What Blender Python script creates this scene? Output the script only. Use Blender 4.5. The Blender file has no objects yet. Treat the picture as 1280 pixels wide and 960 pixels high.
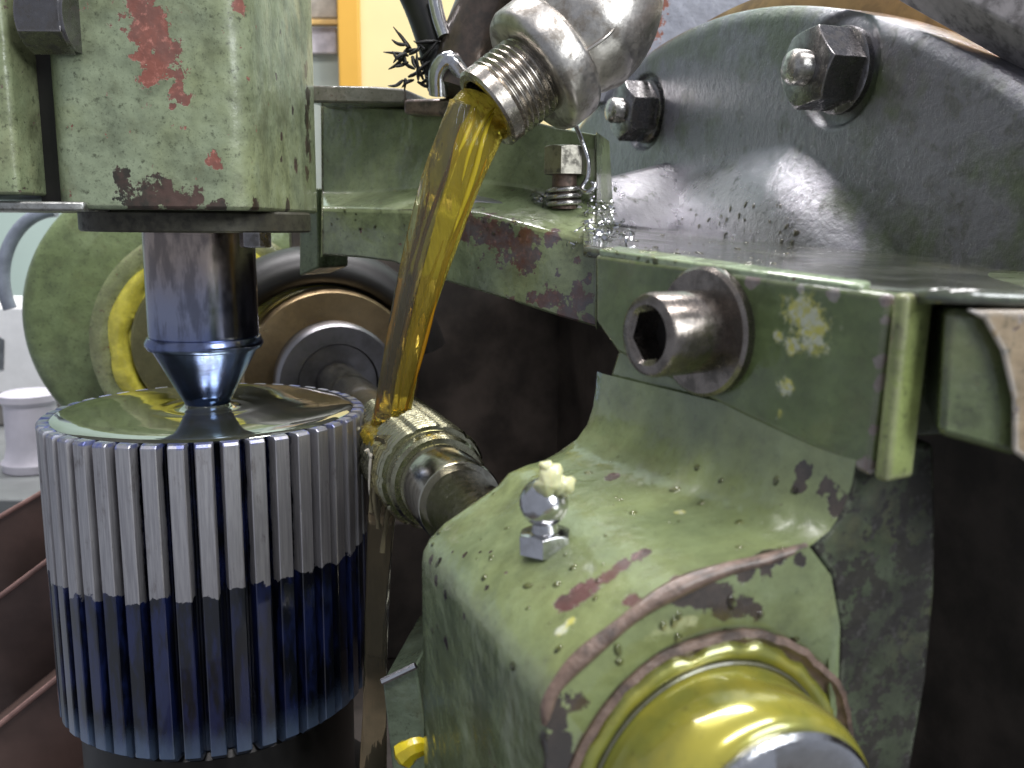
import bpy, math, random
import numpy as np
from mathutils import Vector
from mathutils.bvhtree import BVHTree

# ------------------------------------------------------------------ units
S = 0.0015            # one drawing unit in metres (gear about 105 mm across)
PI = math.pi
rnd = random.Random(7)
nrng = np.random.RandomState(11)
sc = bpy.context.scene
COL = sc.collection

# ------------------------------------------------------------------ camera
PITCH, ROLL, FPX = math.radians(10.0), math.radians(-0.5), 1140.0
_f = np.array([0, math.cos(PITCH), -math.sin(PITCH)])
_r0 = np.array([1.0, 0, 0]); _u0 = np.array([0, math.sin(PITCH), math.cos(PITCH)])
_r = math.cos(ROLL) * _r0 - math.sin(ROLL) * _u0
_u = math.sin(ROLL) * _r0 + math.cos(ROLL) * _u0
cam_d = bpy.data.cameras.new('camera'); cam = bpy.data.objects.new('camera', cam_d); COL.objects.link(cam)
from mathutils import Matrix
cam.matrix_world = Matrix(((_r[0], _u[0], -_f[0], 0), (_r[1], _u[1], -_f[1], 0), (_r[2], _u[2], -_f[2], 0), (0, 0, 0, 1)))
cam_d.sensor_width = 36.0
cam_d.lens = 36.0 * FPX / 1280.0
cam_d.clip_start = 0.005; cam_d.clip_end = 50
cam_d.dof.use_dof = True
cam_d.dof.focus_distance = 168 * S
cam_d.dof.aperture_fstop = 29.0
sc.camera = cam

# ------------------------------------------------------------------ world and lamps (workshop ceiling lights)
w = bpy.data.worlds.new('World'); sc.world = w; w.use_nodes = True
wn = w.node_tree.nodes; bg = wn['Background']
bg.inputs['Color'].default_value = (0.80, 0.86, 1.0, 1); bg.inputs['Strength'].default_value = 0.27

def area(name, loc, target, sx, sy, power, col=(1, 0.97, 0.98)):
    l = bpy.data.lights.new(name, 'AREA'); l.shape = 'RECTANGLE'; l.size = sx; l.size_y = sy
    l.energy = power; l.color = col
    o = bpy.data.objects.new(name, l); COL.objects.link(o); o.location = loc
    o.rotation_euler = (Vector(target) - Vector(loc)).to_track_quat('-Z', 'Y').to_euler()
    return o
area('ceiling_lamp', (-0.15, 0.85, 1.50), (-0.02, 0.25, -0.05), 1.3, 0.18, 24)
area('ceiling_lamp', (0.25, 1.55, 1.25), (0.05, 0.25, -0.05), 1.5, 0.22, 30)
area('ceiling_lamp', (0.35, -0.35, 1.50), (0.0, 0.25, -0.05), 1.3, 0.22, 19)
area('window_light', (1.5, -1.3, 0.9), (0.0, 0.25, -0.05), 0.9, 1.1, 27, (0.93, 0.97, 1.0))

area('rear_window', (-0.25, 2.3, 1.35), (0.0, 0.25, -0.05), 2.2, 0.8, 34, (0.84, 0.90, 1.0))

sc.view_settings.view_transform = 'Standard'; sc.view_settings.look = 'None'
sc.view_settings.exposure = 0.5; sc.view_settings.gamma = 1.0
sc.cycles.use_denoising = True
sc.cycles.max_bounces = 7; sc.cycles.diffuse_bounces = 2; sc.cycles.glossy_bounces = 3; sc.cycles.transmission_bounces = 6; sc.cycles.transparent_max_bounces = 6
sc.cycles.caustics_reflective = False; sc.cycles.caustics_refractive = False
sc.cycles.sample_clamp_indirect = 6.0

# ------------------------------------------------------------------ geometry helpers (drawing units)
def V(*a): return np.array(a, float)
def unit(v): v = np.asarray(v, float); return v / np.linalg.norm(v)
def ray(px, py): return _f + (px - 640) / FPX * _r + (480 - py) / FPX * _u
def aty(px, py, y): d = ray(px, py); return d * (y / d[1])
def atz(px, py, z): d = ray(px, py); return d * (z / d[2])
def atp(px, py, n, c): d = ray(px, py); return d * (c / np.dot(n, d))

RAW = {}
def mesh(name, verts, faces, mat, parent=None, smooth=35, bevel=0, seg=2, origin=None, label=None, cat=None, group=None, kind=None, subsurf=0):
    verts = [np.asarray(v, float) for v in verts]
    vv = np.array(verts)
    if parent is not None: org = parent['_o']
    elif origin is not None: org = np.asarray(origin, float)
    else: org = V((vv[:, 0].min() + vv[:, 0].max()) / 2, (vv[:, 1].min() + vv[:, 1].max()) / 2, vv[:, 2].min())
    org = np.array(list(org), float)
    me = bpy.data.meshes.new(name)
    me.from_pydata([tuple((v - org) * S) for v in vv], [], [tuple(int(i) for i in f) for f in faces])
    me.validate()
    o = bpy.data.objects.new(name, me); COL.objects.link(o)
    o['_o'] = [float(x) for x in org]
    if parent is not None: o.parent = parent
    else: o.location = tuple(org * S)
    if smooth:
        for p in me.polygons: p.use_smooth = True
        me.set_sharp_from_angle(angle=math.radians(smooth))
    if mat: me.materials.append(mat)
    if bevel:
        b = o.modifiers.new('soft_edge', 'BEVEL'); b.width = bevel * S; b.segments = seg; b.limit_method = 'ANGLE'; b.angle_limit = math.radians(32)
        if smooth: b.harden_normals = False
    if subsurf:
        b = o.modifiers.new('round', 'SUBSURF'); b.levels = subsurf; b.render_levels = subsurf
    RAW[o.name] = (vv, faces)
    tag(o, label, cat, group, kind)
    return o

def tag(o, label=None, cat=None, group=None, kind=None):
    if label: o['label'] = label
    if cat: o['category'] = cat
    if group: o['group'] = group
    if kind: o['kind'] = kind
    return o

def thing(name, base, label, cat, group=None):
    o = bpy.data.objects.new(name, None); COL.objects.link(o)
    o.empty_display_size = 0.005
    o['_o'] = [float(x) for x in base]; o.location = tuple(np.asarray(base, float) * S)
    return tag(o, label, cat, group)

def copy_thing(src, base, label=None, rot=None):
    c = src.copy(); COL.objects.link(c); c['_o'] = [float(x) for x in base]; c.location = tuple(np.asarray(base, float) * S)
    if label: c['label'] = label
    for ch in list(src.children):
        k = ch.copy(); COL.objects.link(k); k.parent = c
        for g in list(ch.children):
            q = g.copy(); COL.objects.link(q); q.parent = k
    return c

def frame(axis, up=None):
    a = unit(axis)
    if up is None: up = V(0, 0, 1) if abs(a[2]) < 0.9 else V(0, -1, 0)
    x = unit(np.cross(up, a)); y = np.cross(a, x)
    return x, y, a

def lathe(profile, org, axis, seg=64, up=None, wob=None):
    """profile: list of (radius, distance along axis)"""
    x, y, a = frame(axis, up); vs, fs = [], []
    n = len(profile)
    for i, (r, h) in enumerate(profile):
        for k in range(seg):
            t = 2 * PI * k / seg
            rr = r * (1 if wob is None else wob(t, i))
            vs.append(org + a * h + (x * math.cos(t) + y * math.sin(t)) * rr)
    for i in range(n - 1):
        for k in range(seg):
            k2 = (k + 1) % seg
            fs.append((i * seg + k, i * seg + k2, (i + 1) * seg + k2, (i + 1) * seg + k))
    if profile[0][0] > 1e-6: fs.append(tuple(reversed(range(seg))))
    if profile[-1][0] > 1e-6: fs.append(tuple((n - 1) * seg + k for k in range(seg)))
    return vs, fs

def ring(profile, org, axis, seg=64, up=None):
    """closed profile swept round (no caps)"""
    x, y, a = frame(axis, up); vs, fs = [], []; n = len(profile)
    for (r, h) in profile:
        for k in range(seg):
            t = 2 * PI * k / seg
            vs.append(org + a * h + (x * math.cos(t) + y * math.sin(t)) * r)
    for i in range(n):
        j = (i + 1) % n
        for k in range(seg):
            k2 = (k + 1) % seg
            fs.append((i * seg + k, i * seg + k2, j * seg + k2, j * seg + k))
    return vs, fs

def prism(poly, ext):
    poly = [np.asarray(p, float) for p in poly]; ext = np.asarray(ext, float); n = len(poly)
    vs = poly + [p + ext for p in poly]
    nrm = sum((np.cross(poly[i] - poly[0], poly[(i + 1) % n] - poly[0]) for i in range(1, n)), V(0, 0, 0))
    fl = np.dot(nrm, ext) > 0
    fs = [tuple(range(n)) if not fl else tuple(reversed(range(n))),
          tuple(range(n, 2 * n)) if fl else tuple(reversed(range(n, 2 * n)))]
    for i in range(n):
        j = (i + 1) % n
        fs.append((i, j, n + j, n + i) if fl else (j, i, n + i, n + j))
    return vs, fs

def box(x0, x1, y0, y1, z0, z1):
    return prism([V(x0, y0, z0), V(x1, y0, z0), V(x1, y1, z0), V(x0, y1, z0)], V(0, 0, z1 - z0))

def catmull(pts, n):
    pts = [np.asarray(p, float) for p in pts]; P = [2 * pts[0] - pts[1]] + pts + [2 * pts[-1] - pts[-2]]; out = []
    for i in range(1, len(P) - 2):
        for k in range(n):
            t = k / n; p0, p1, p2, p3 = P[i - 1], P[i], P[i + 1], P[i + 2]
            out.append(0.5 * (2 * p1 + (p2 - p0) * t + (2 * p0 - 5 * p1 + 4 * p2 - p3) * t * t + (3 * p1 - p0 - 3 * p2 + p3) * t ** 3))
    out.append(pts[-1]); return out

def tube(path, rad, seg=12, cap=True, shape=None):
    """rad: number or list; shape(i_fraction, angle) -> radius factor pair"""
    path = [np.asarray(p, float) for p in path]; n = len(path); vs, fs = [], []
    nx = None
    for i, p in enumerate(path):
        t = unit(path[min(i + 1, n - 1)] - path[max(i - 1, 0)])
        if nx is None: nx = unit(np.cross(t, V(0, 1, 0.05)))
        nx = unit(nx - t * np.dot(nx, t)); ny = np.cross(t, nx)
        r = rad[i] if hasattr(rad, '__len__') else rad
        for k in range(seg):
            a = 2 * PI * k / seg
            fx = fy = 1.0
            if shape: fx, fy = shape(i / (n - 1), a)
            vs.append(p + nx * math.cos(a) * r * fx + ny * math.sin(a) * r * fy)
    for i in range(n - 1):
        for k in range(seg):
            k2 = (k + 1) % seg
            fs.append((i * seg + k, i * seg + k2, (i + 1) * seg + k2, (i + 1) * seg + k))
    if cap:
        fs.append(tuple(reversed(range(seg)))); fs.append(tuple((n - 1) * seg + k for k in range(seg)))
    return vs, fs

def grid(fn, nu, nv):
    vs = [fn(i / nu, j / nv) for i in range(nu + 1) for j in range(nv + 1)]; fs = []
    for i in range(nu):
        for j in range(nv):
            a = i * (nv + 1) + j; fs.append((a, a + 1, a + nv + 2, a + nv + 1))
    return vs, fs

def hexprism(org, axis, af, h, up=None, chamfer=0.08, rot=0.0):
    """hexagon with chamfered crown at the far end"""
    x, y, a = frame(axis, up); R = af / math.sqrt(3); vs, fs = [], []
    def circ(h_, r_, hexed, hh=None):
        for k in range(48):
            t = 2 * PI * k / 48 + rot
            m = (t - rot) % (PI / 3) - PI / 6
            rh = (af / 2) / math.cos(m)
            rr = min(rh, r_) if r_ else rh
            vs.append(org + a * (h_ if hh is None else hh(rh)) + (x * math.cos(t) + y * math.sin(t)) * rr)
    rin = af / 2 * 0.985; dr = R - rin
    circ(0, None, True)
    circ(0, None, True, lambda rh: h - 0.55 * max(0, rh - rin))
    circ(h, rin, True)
    for i in range(2):
        for k in range(48):
            k2 = (k + 1) % 48
            fs.append((i * 48 + k, i * 48 + k2, (i + 1) * 48 + k2, (i + 1) * 48 + k))
    fs.append(tuple(reversed(range(48)))); fs.append(tuple(96 + k for k in range(48)))
    return vs, fs

_bvh = {}
def hit(objs, px, py):
    best = None
    for o in objs:
        if o.name not in _bvh:
            vv, ff = RAW[o.name]; _bvh[o.name] = BVHTree.FromPolygons([tuple(v) for v in vv], [tuple(int(i) for i in f) for f in ff])
        d = unit(ray(px, py)); r_ = _bvh[o.name].ray_cast(Vector((0, 0, 0)), Vector(d))
        if r_[0] is not None and (best is None or r_[3] < best[2]): best = (np.array(r_[0]), np.array(r_[1]), r_[3])
    if best is None: return None
    p, n, dd = best
    if np.dot(n, ray(px, py)) > 0: n = -n
    return p, n, dd
def blobs(objs, lst):
    out = []
    for px, py, rp in lst:
        h = hit(objs, px, py)
        if h: out.append((h[0] * S, rp / FPX * h[2] * S))
    return out

# ------------------------------------------------------------------ material helpers
class NT:
    def __init__(self, name):
        self.m = bpy.data.materials.new(name); self.m.use_nodes = True
        self.t = self.m.node_tree; self.t.nodes.clear()
        self.out = self.n('ShaderNodeOutputMaterial'); self.b = self.n('ShaderNodeBsdfPrincipled')
        self.t.links.new(self.b.outputs[0], self.out.inputs[0])
        self.pos = self.n('ShaderNodeNewGeometry').outputs['Position']
    def n(self, t): return self.t.nodes.new(t)
    def link(self, a, b):
        if hasattr(a, 'is_output') or hasattr(a, 'links'): self.t.links.new(a, b)
        else: b.default_value = a
    def math(self, op, a, b=0.0, c=0.0, clamp=False):
        q = self.n('ShaderNodeMath'); q.operation = op; q.use_clamp = clamp
        for i, x in enumerate((a, b, c)): self.link(x, q.inputs[i])
        return q.outputs[0]
    def noise(self, scale, detail=4, rough=0.55, off=(0, 0, 0), stretch=(1, 1, 1), dist=0.0):
        """scale: features per drawing unit"""
        mp = self.n('ShaderNodeMapping'); mp.inputs['Location'].default_value = off
        mp.inputs['Scale'].default_value = tuple(scale / S * s for s in stretch)
        self.t.links.new(self.pos, mp.inputs['Vector'])
        q = self.n('ShaderNodeTexNoise'); q.inputs['Scale'].default_value = 1.0; q.inputs['Detail'].default_value = detail
        q.inputs['Roughness'].default_value = rough; q.inputs['Distortion'].default_value = dist
        self.t.links.new(mp.outputs[0], q.inputs['Vector']); return q.outputs[0]
    def ss(self, x, a, b):
        q = self.n('ShaderNodeMapRange'); q.interpolation_type = 'SMOOTHSTEP'
        self.link(x, q.inputs[0]); q.inputs[1].default_value = a; q.inputs[2].default_value = b
        return q.outputs[0]
    def mix(self, f, a, b, mode='MIX'):
        q = self.n('ShaderNodeMix'); q.data_type = 'RGBA'; q.blend_type = mode; q.clamp_factor = True
        self.link(f, q.inputs[0])
        for x, i in ((a, 6), (b, 7)):
            if isinstance(x, (tuple, list)): q.inputs[i].default_value = tuple(x) + (1,) if len(x) == 3 else tuple(x)
            else: self.t.links.new(x, q.inputs[i])
        return q.outputs[2]
    def fmix(self, f, a, b):
        q = self.n('ShaderNodeMix'); q.data_type = 'FLOAT'; self.link(f, q.inputs[0]); self.link(a, q.inputs[2]); self.link(b, q.inputs[3])
        return q.outputs[0]
    def bump(self, h, strength, dist=0.3, normal=None):
        q = self.n('ShaderNodeBump'); q.inputs['Strength'].default_value = strength; q.inputs['Distance'].default_value = dist * S
        self.link(h, q.inputs['Height'])
        if normal is not None: self.t.links.new(normal, q.inputs['Normal'])
        return q.outputs[0]
    def blobmask(self, bl, noise, amt=0.8, soft=0.07):
        cur = None
        noise = self.math('ADD', self.math('MULTIPLY', noise, 0.5), self.math('MULTIPLY', self.noise(0.22, 5, 0.6, (2, 8, 3)), 0.5))
        noise = self.ss(noise, 0.34, 0.66)
        for c, r in bl:
            q = self.n('ShaderNodeVectorMath'); q.operation = 'DISTANCE'
            self.t.links.new(self.pos, q.inputs[0]); q.inputs[1].default_value = tuple(c)
            d = self.math('DIVIDE', q.outputs['Value'], r)
            cur = d if cur is None else self.math('MINIMUM', cur, d)
        nn = self.math('MULTIPLY_ADD', noise, amt * 2, -amt)
        v = self.math('ADD', cur, nn)
        return self.ss(v, 1.0 + soft, 1.0 - soft)
    def edge(self, rad, thr=(0.02, 0.12)):
        q = self.n('ShaderNodeBevel'); q.samples = 3; q.inputs['Radius'].default_value = rad * S
        g = self.n('ShaderNodeNewGeometry')
        d = self.n('ShaderNodeVectorMath'); d.operation = 'DOT_PRODUCT'
        self.t.links.new(q.outputs[0], d.inputs[0]); self.t.links.new(g.outputs['Normal'], d.inputs[1])
        e = self.math('SUBTRACT', 1.0, d.outputs['Value'])
        return self.ss(e, *thr)
    def set(self, **k):
        for a, v in k.items():
            key = a.replace('_', ' ')
            if isinstance(v, tuple) and len(v) == 3: v = v + (1,)
            self.link(v, self.b.inputs[key])

def paint(name, base=(0.22, 0.30, 0.145), alt=(0.30, 0.36, 0.16), dark=(0.035, 0.04, 0.02), bl=None, chipcol=((0.16, 0.055, 0.04), (0.06, 0.035, 0.03)),
          bl2=None, chipcol2=((0.05, 0.04, 0.035), (0.10, 0.07, 0.06)), speck=0.0, grime=0.35, edge=0.0, rough=(0.22, 0.5), coat=0.35, scale=1.0,
          grease=None, bumpy=0.25, streak=0.0, fleck=1.0, edgecol=(0.09, 0.07, 0.06), seed=0.0):
    m = NT(name); o = (seed * 3.1, seed * 1.7, seed)
    big = m.noise(0.035 * scale, 4, 0.6, o); mid = m.noise(0.16 * scale, 6, 0.62, (3 + seed, 1, 2)); fine = m.noise(0.9, 5, 0.65, (5, seed, 1)); ragged = m.noise(0.42, 6, 0.72, (seed, 9, 4))
    col = m.mix(m.ss(big, 0.35, 0.68), base, alt)
    col = m.mix(m.math('MULTIPLY', m.ss(mid, 0.50, 0.72), 0.35), col, tuple(min(1, c * 1.45 + 0.03) for c in base))
    # grime lying in the paint
    gr = m.math('MULTIPLY', m.ss(mid, 0.55, 0.30), grime)
    col = m.mix(gr, col, dark)
    col = m.mix(m.math('MULTIPLY', m.ss(fine, 0.54, 0.72), fleck * min(0.75, 0.3 + grime)), col, dark)
    tiny = m.noise(2.4, 4, 0.7, (seed, 3, 3)); col = m.mix(m.math('MULTIPLY', m.ss(tiny, 0.55, 0.72), fleck * min(0.6, 0.25 + grime)), col, dark)
    stain = m.noise(0.07 * scale, 6, 0.7, (seed, 7, 11)); col = m.mix(m.math('MULTIPLY', m.ss(stain, 0.52, 0.68), 0.45), col, tuple(0.5 * (a_ * 0.55 + b_ * 1.0) for a_, b_ in zip(base, (0.16, 0.15, 0.06))))
    if streak:
        st = m.noise(0.5, 5, 0.6, (2, seed, 5), (1, 1, 0.12)); col = m.mix(m.math('MULTIPLY', m.ss(st, 0.52, 0.7), streak), col, dark)
    chip = None
    if speck:
        sp = m.noise(0.33 * scale, 7, 0.7, (7, 2 + seed, 8)); chip = m.ss(sp, 0.70 - 0.10 * speck, 0.72 - 0.10 * speck)
    if edge:
        e = m.math('MULTIPLY', m.edge(0.9), m.ss(ragged, 0.60 - 0.22 * edge, 0.66 - 0.22 * edge))
        col = m.mix(e, col, edgecol)
    hgt = m.math('MULTIPLY', fine, 0.25)
    if bl:
        cm = m.blobmask(bl, ragged)
        chip = cm if chip is None else m.math('MAXIMUM', chip, cm)
    if chip is not None:
        cc = m.mix(m.ss(mid, 0.38, 0.62), chipcol[0], chipcol[1]); cc = m.mix(m.ss(fine, 0.52, 0.75), cc, tuple(min(1, c * 1.8 + 0.04) for c in chipcol[0]))
        col = m.mix(chip, col, cc); hgt = m.math('SUBTRACT', hgt, chip)
    if bl2:
        cm = m.blobmask(bl2, ragged)
        cc = m.mix(m.ss(mid, 0.38, 0.62), chipcol2[0], chipcol2[1]); col = m.mix(cm, col, cc); hgt = m.math('SUBTRACT', hgt, cm)
    if grease:
        gm = m.blobmask(grease, ragged, 1.0, 0.45); gm = m.math('MULTIPLY', gm, 0.85)
        col = m.mix(gm, col, m.mix(m.ss(fine, 0.4, 0.6), (0.55, 0.52, 0.10), (0.55, 0.57, 0.45))); hgt = m.math('ADD', hgt, m.math('MULTIPLY', gm, 0.8))
    lump = m.noise(0.11, 3, 0.5, (seed, 4, 4)); m.b.inputs['Coat IOR'].default_value = 1.62
    nrm = m.bump(hgt, bumpy, 0.35); nrm = m.bump(lump, 0.42, 2.2, nrm); nrm = m.bump(mid, 0.22, 0.9, nrm)
    wet = m.ss(m.noise(0.06, 5, 0.6, (1, seed, 6)), 0.4, 0.62)
    r_ = m.fmix(wet, rough[1], rough[0]); r_ = m.math('ADD', r_, m.math('MULTIPLY_ADD', fine, 0.2, -0.1))
    m.set(Base_Color=col, Roughness=r_, Normal=nrm, Coat_Weight=m.math('MULTIPLY', m.fmix(wet, 0.5, 1.0), min(1.0, coat * 1.5)), Coat_Roughness=0.07)
    m.b.inputs['Coat Normal'].default_value = (0, 0, 0)
    m.t.links.new(m.bump(mid, 0.16, 1.2, m.bump(lump, 0.15, 2.0)), m.b.inputs['Coat Normal'])
    return m.m

def metal(name, col=(0.5, 0.49, 0.48), rough=0.3, var=0.5, dirt=0.4, dirtcol=(0.03, 0.026, 0.02), metallic=1.0, bump=0.15, stretch=(1, 1, 1), scale=0.4, edge=0.0, coat=0.0):
    m = NT(name)
    a = m.noise(scale, 6, 0.65, (1, 2, 3), stretch); b = m.noise(scale * 3, 5, 0.6, (4, 2, 9), stretch)
    c = m.mix(m.ss(a, 0.3, 0.7), tuple(x * (1 - 0.45 * var) for x in col), tuple(min(1, x * (1 + 0.25 * var)) for x in col))
    dm = m.math('MULTIPLY', m.ss(a, 0.52, 0.36), dirt)
    c = m.mix(dm, c, dirtcol)
    if edge:
        c = m.mix(m.math('MULTIPLY', m.edge(0.6), edge), c, tuple(min(1, x * 1.7) for x in col))
    m.set(Base_Color=c, Metallic=m.fmix(dm, metallic, metallic * 0.3), Roughness=m.math('ADD', m.math('MULTIPLY_ADD', b, 0.3, rough - 0.15), m.math('MULTIPLY', dm, 0.2)),
          Normal=m.bump(b, bump, 0.25), Coat_Weight=coat, Coat_Roughness=0.06)
    return m.m

def plain(name, col, rough=0.5, metallic=0.0, var=0.25, scale=0.1, bump=0.1):
    m = NT(name); a = m.noise(scale, 5, 0.6)
    m.set(Base_Color=m.mix(m.ss(a, 0.3, 0.7), tuple(c * (1 - var) for c in col), tuple(min(1, c * (1 + var)) for c in col)), Roughness=rough, Metallic=metallic, Normal=m.bump(m.noise(scale * 6, 4), bump, 0.3))
    return m.m

# ---- common materials
M_STEEL = metal('worn_steel', (0.52, 0.50, 0.47), 0.28, 0.6, 0.5, edge=0.6)
M_NUT = metal('oily_dark_steel', (0.20, 0.19, 0.19), 0.26, 0.6, 0.55, edge=0.9, coat=0.4)
M_SCREW = metal('blackened_screw_steel', (0.24, 0.21, 0.185), 0.25, 0.7, 0.35, edge=0.5, coat=0.3)
M_BLACK = plain('black_parts_and_shade', (0.012, 0.011, 0.010), 0.45)  # for black parts, and for the shade filling the clamp slot
M_DARK = plain('shade_dark_iron', (0.055, 0.044, 0.037), 0.5, var=0.5, scale=0.05, bump=0.3)  # the hollow's deep shade is put into the iron colour
M_CASTPIPE = metal('cast_pipe_metal', (0.56, 0.53, 0.49), 0.34, 0.7, 0.6, (0.10, 0.075, 0.05), scale=0.22, bump=0.35)
M_THREAD = metal('oily_thread_metal', (0.46, 0.42, 0.37), 0.25, 0.7, 0.4, scale=0.3)
M_SHAFT = metal('polished_shaft_steel', (0.62, 0.62, 0.64), 0.16, 0.3, 0.1)

def oil_mat(name, col, rough=0.03, ior=1.47, bump=0.0, bscale=0.2, st=(1, 1, 1), tw=1.0):
    m = NT(name)
    m.set(Base_Color=col, Transmission_Weight=tw, IOR=ior, Roughness=rough)
    if bump: m.set(Normal=m.bump(m.noise(bscale, 3, 0.5, (0, 0, 0), st), bump, 1.0))
    return m.m
M_OIL = oil_mat('amber_cutting_oil', (1.0, 0.74, 0.11), 0.015, 1.22, 0.9, 0.5, (1, 1, 0.05), 0.84)
M_OILTHIN = oil_mat('thin_falling_oil', (0.98, 0.92, 0.70), 0.03, 1.18, 0.5, 0.4, (1, 1, 0.07), 0.95)
def drop_mat():
    m = NT('clear_oil_drop'); tr = m.n('ShaderNodeBsdfTransparent'); tr.inputs[0].default_value = (0.96, 0.93, 0.80, 1)
    gl = m.n('ShaderNodeBsdfGlossy'); gl.inputs['Roughness'].default_value = 0.04
    fr = m.n('ShaderNodeFresnel'); fr.inputs[0].default_value = 1.6; mx = m.n('ShaderNodeMixShader')
    m.t.links.new(fr.outputs[0], mx.inputs[0]); m.t.links.new(tr.outputs[0], mx.inputs[1]); m.t.links.new(gl.outputs[0], mx.inputs[2]); m.t.links.new(mx.outputs[0], m.out.inputs[0])
    m.t.nodes.remove(m.b); return m.m
M_DROP = drop_mat()

# =================================================================== SETTING
# far workshop wall and floor
mw = plain('workshop_wall_paint', (0.45, 0.56, 0.50), 0.7, var=0.08, scale=0.004)
mesh('wall', *box(-900, 900, 900, 915, -700, 900), mw, smooth=0, kind='structure')
mesh('floor', *box(-900, 900, -500, 900, -715, -700), plain('workshop_floor', (0.12, 0.12, 0.12), 0.5, scale=0.01), smooth=0, kind='structure')

# machine body, painted dark for deep shade, behind the hob (hollow between the castings)
D = unit(V(-0.345, 0.9386, 0)); LAT = V(D[1], -D[0], 0)          # arbor direction (away), and its sideways
B0 = V(20.7, 81.3, -51.5)                                          # arbor axis at the near bearing face
def arb(s, l=0.0, h=0.0): return B0 + D * s + LAT * l + V(0, 0, h)
NFC = 130.0                                                        # flange plane: LAT . p = NFC
def fl(t, z, off=0.0): return LAT * (NFC + off) + D * t + V(0, 0, z)

mb = thing('machine_body', fl(160, -150, 15), 'oily hollow iron body of the machine behind the hob, its shade painted dark', 'machine body')
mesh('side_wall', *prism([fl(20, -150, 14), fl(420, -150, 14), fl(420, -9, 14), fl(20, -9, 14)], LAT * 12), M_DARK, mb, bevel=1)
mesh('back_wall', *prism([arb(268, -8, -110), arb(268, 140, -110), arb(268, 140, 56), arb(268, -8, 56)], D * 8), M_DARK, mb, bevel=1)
mesh('dark_filler', *box(-62, 60, 296, 304, -150, -100), M_DARK, mb, bevel=1)  # panel added to keep the gap beside the gear dark
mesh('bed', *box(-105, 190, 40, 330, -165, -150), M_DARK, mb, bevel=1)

# =================================================================== TAILSTOCK (upper left)
AX = V(-69.0, 203.0, 0)
def rrect(x0, x1, y0, y1, r, z, n=7):
    pts = []
    for cx, cy, a0 in ((x1 - r, y0 + r, -PI / 2), (x1 - r, y1 - r, 0), (x0 + r, y1 - r, PI / 2), (x0 + r, y0 + r, PI)):
        for k in range(n + 1):
            a = a0 + PI / 2 * k / n; pts.append(V(cx + r * math.cos(a), cy + r * math.sin(a), z))
    return pts
tail = thing('tailstock_unit', (-69, 203, 1.8), 'chipped pale green tailstock arm holding the blued steel centre above the gear', 'tailstock')
body = mesh('body', *prism(rrect(-85.6, -48.6, 172, 234, 5.0, 1.9), V(0, 0, 75)), None, tail, bevel=0.7)
cheek = mesh('clamp_cheek', *prism(rrect(-150, -89.4, 168, 230, 1.5, 4.3), V(0, 0, 75)), None, tail, bevel=0.5)
mesh('slot_shade', *box(-90.4, -84.5, 178, 225, 3.0, 76), M_BLACK, tail)  # black filler standing in for the shade inside the slot
lip = mesh('base_lip', *prism([V(-150, 169.5, 1.5), V(-82, 169.5, 1.5), V(-79, 171.0, 1.5), V(-79, 228, 1.5), V(-150, 228, 1.5)], V(0, 0, 1.7)), None, tail, bevel=0.4)
PB = blobs([body, cheek], [(182, 18, 26), (190, 50, 24), (203, 75, 22), (185, 103, 12), (222, 116, 10), (232, 122, 7), (215, 134, 5), (266, 202, 9), (300, 5, 8)])
PB2 = blobs([body, cheek], [(384, 150, 14), (386, 185, 13), (385, 120, 11), (383, 90, 9), (352, 200, 6), (350, 40, 5), (345, 95, 4), (366, 138, 5), (370, 205, 7), (352, 172, 4), (180, 258, 26), (225, 256, 24), (120, 262, 14), (270, 262, 10), (320, 262, 9), (360, 258, 9), (150, 222, 10), (15, 195, 14), (20, 215, 16), (65, 200, 8), (384, 215, 8)])
M_TAIL = paint('tailstock_green_paint', (0.225, 0.265, 0.17), (0.235, 0.265, 0.135), bl=PB, chipcol=((0.24, 0.085, 0.06), (0.17, 0.075, 0.058)), bl2=PB2, chipcol2=((0.075, 0.042, 0.032), (0.022, 0.022, 0.015)),
               speck=0.45, grime=0.45, edge=0.7, rough=(0.34, 0.62), coat=0.12, seed=1.0, bumpy=0.4)
M_TAILG = paint('tailstock_grimy_paint', (0.20, 0.25, 0.14), (0.24, 0.26, 0.14), speck=0.8, grime=0.6, edge=0.9, rough=(0.3, 0.6), coat=0.15, seed=2.0, bumpy=0.5, chipcol=((0.16, 0.10, 0.08), (0.04, 0.035, 0.03)))
for o in (body,): o.data.materials.append(M_TAIL)
cheek.data.materials.append(M_TAILG); lip.data.materials.append(metal('worn_lip_metal', (0.42, 0.42, 0.40), 0.4, 0.7, 0.5))
mesh('bottom_flange', *lathe([(23.6, -2.4), (24.0, -2.0), (24.0, 1.4), (23.6, 1.9)], AX, V(0, 0, 1), 96), metal('grimy_flange', (0.075, 0.07, 0.05), 0.45, 0.7, 0.6, metallic=0.4), tail)
fs_ = thing('flange_screw', (-52.6, 186, -5.0), 'small dark screw head under the tailstock flange', 'screw')
mesh('head', *hexprism(V(-52.4, 187.5, -2.3), V(0, 0, -1), 5.6, 3.0), M_NUT, fs_)

cb = thing('clamp_bolt', (-90, 168, 24), 'black square-shouldered clamp bolt head in the tailstock slot', 'bolt')
mesh('head', *hexprism(V(-78.6, 171.0, 35.0), V(-1, 0, 0), 10.4, 8.0, rot=PI / 6), M_NUT, cb, bevel=0.15)
mesh('washer', *lathe([(5.6, 0), (5.6, 0.8)], V(-78.7, 171.0, 35.0), V(1, 0, 0), 40), M_NUT, cb)

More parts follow.
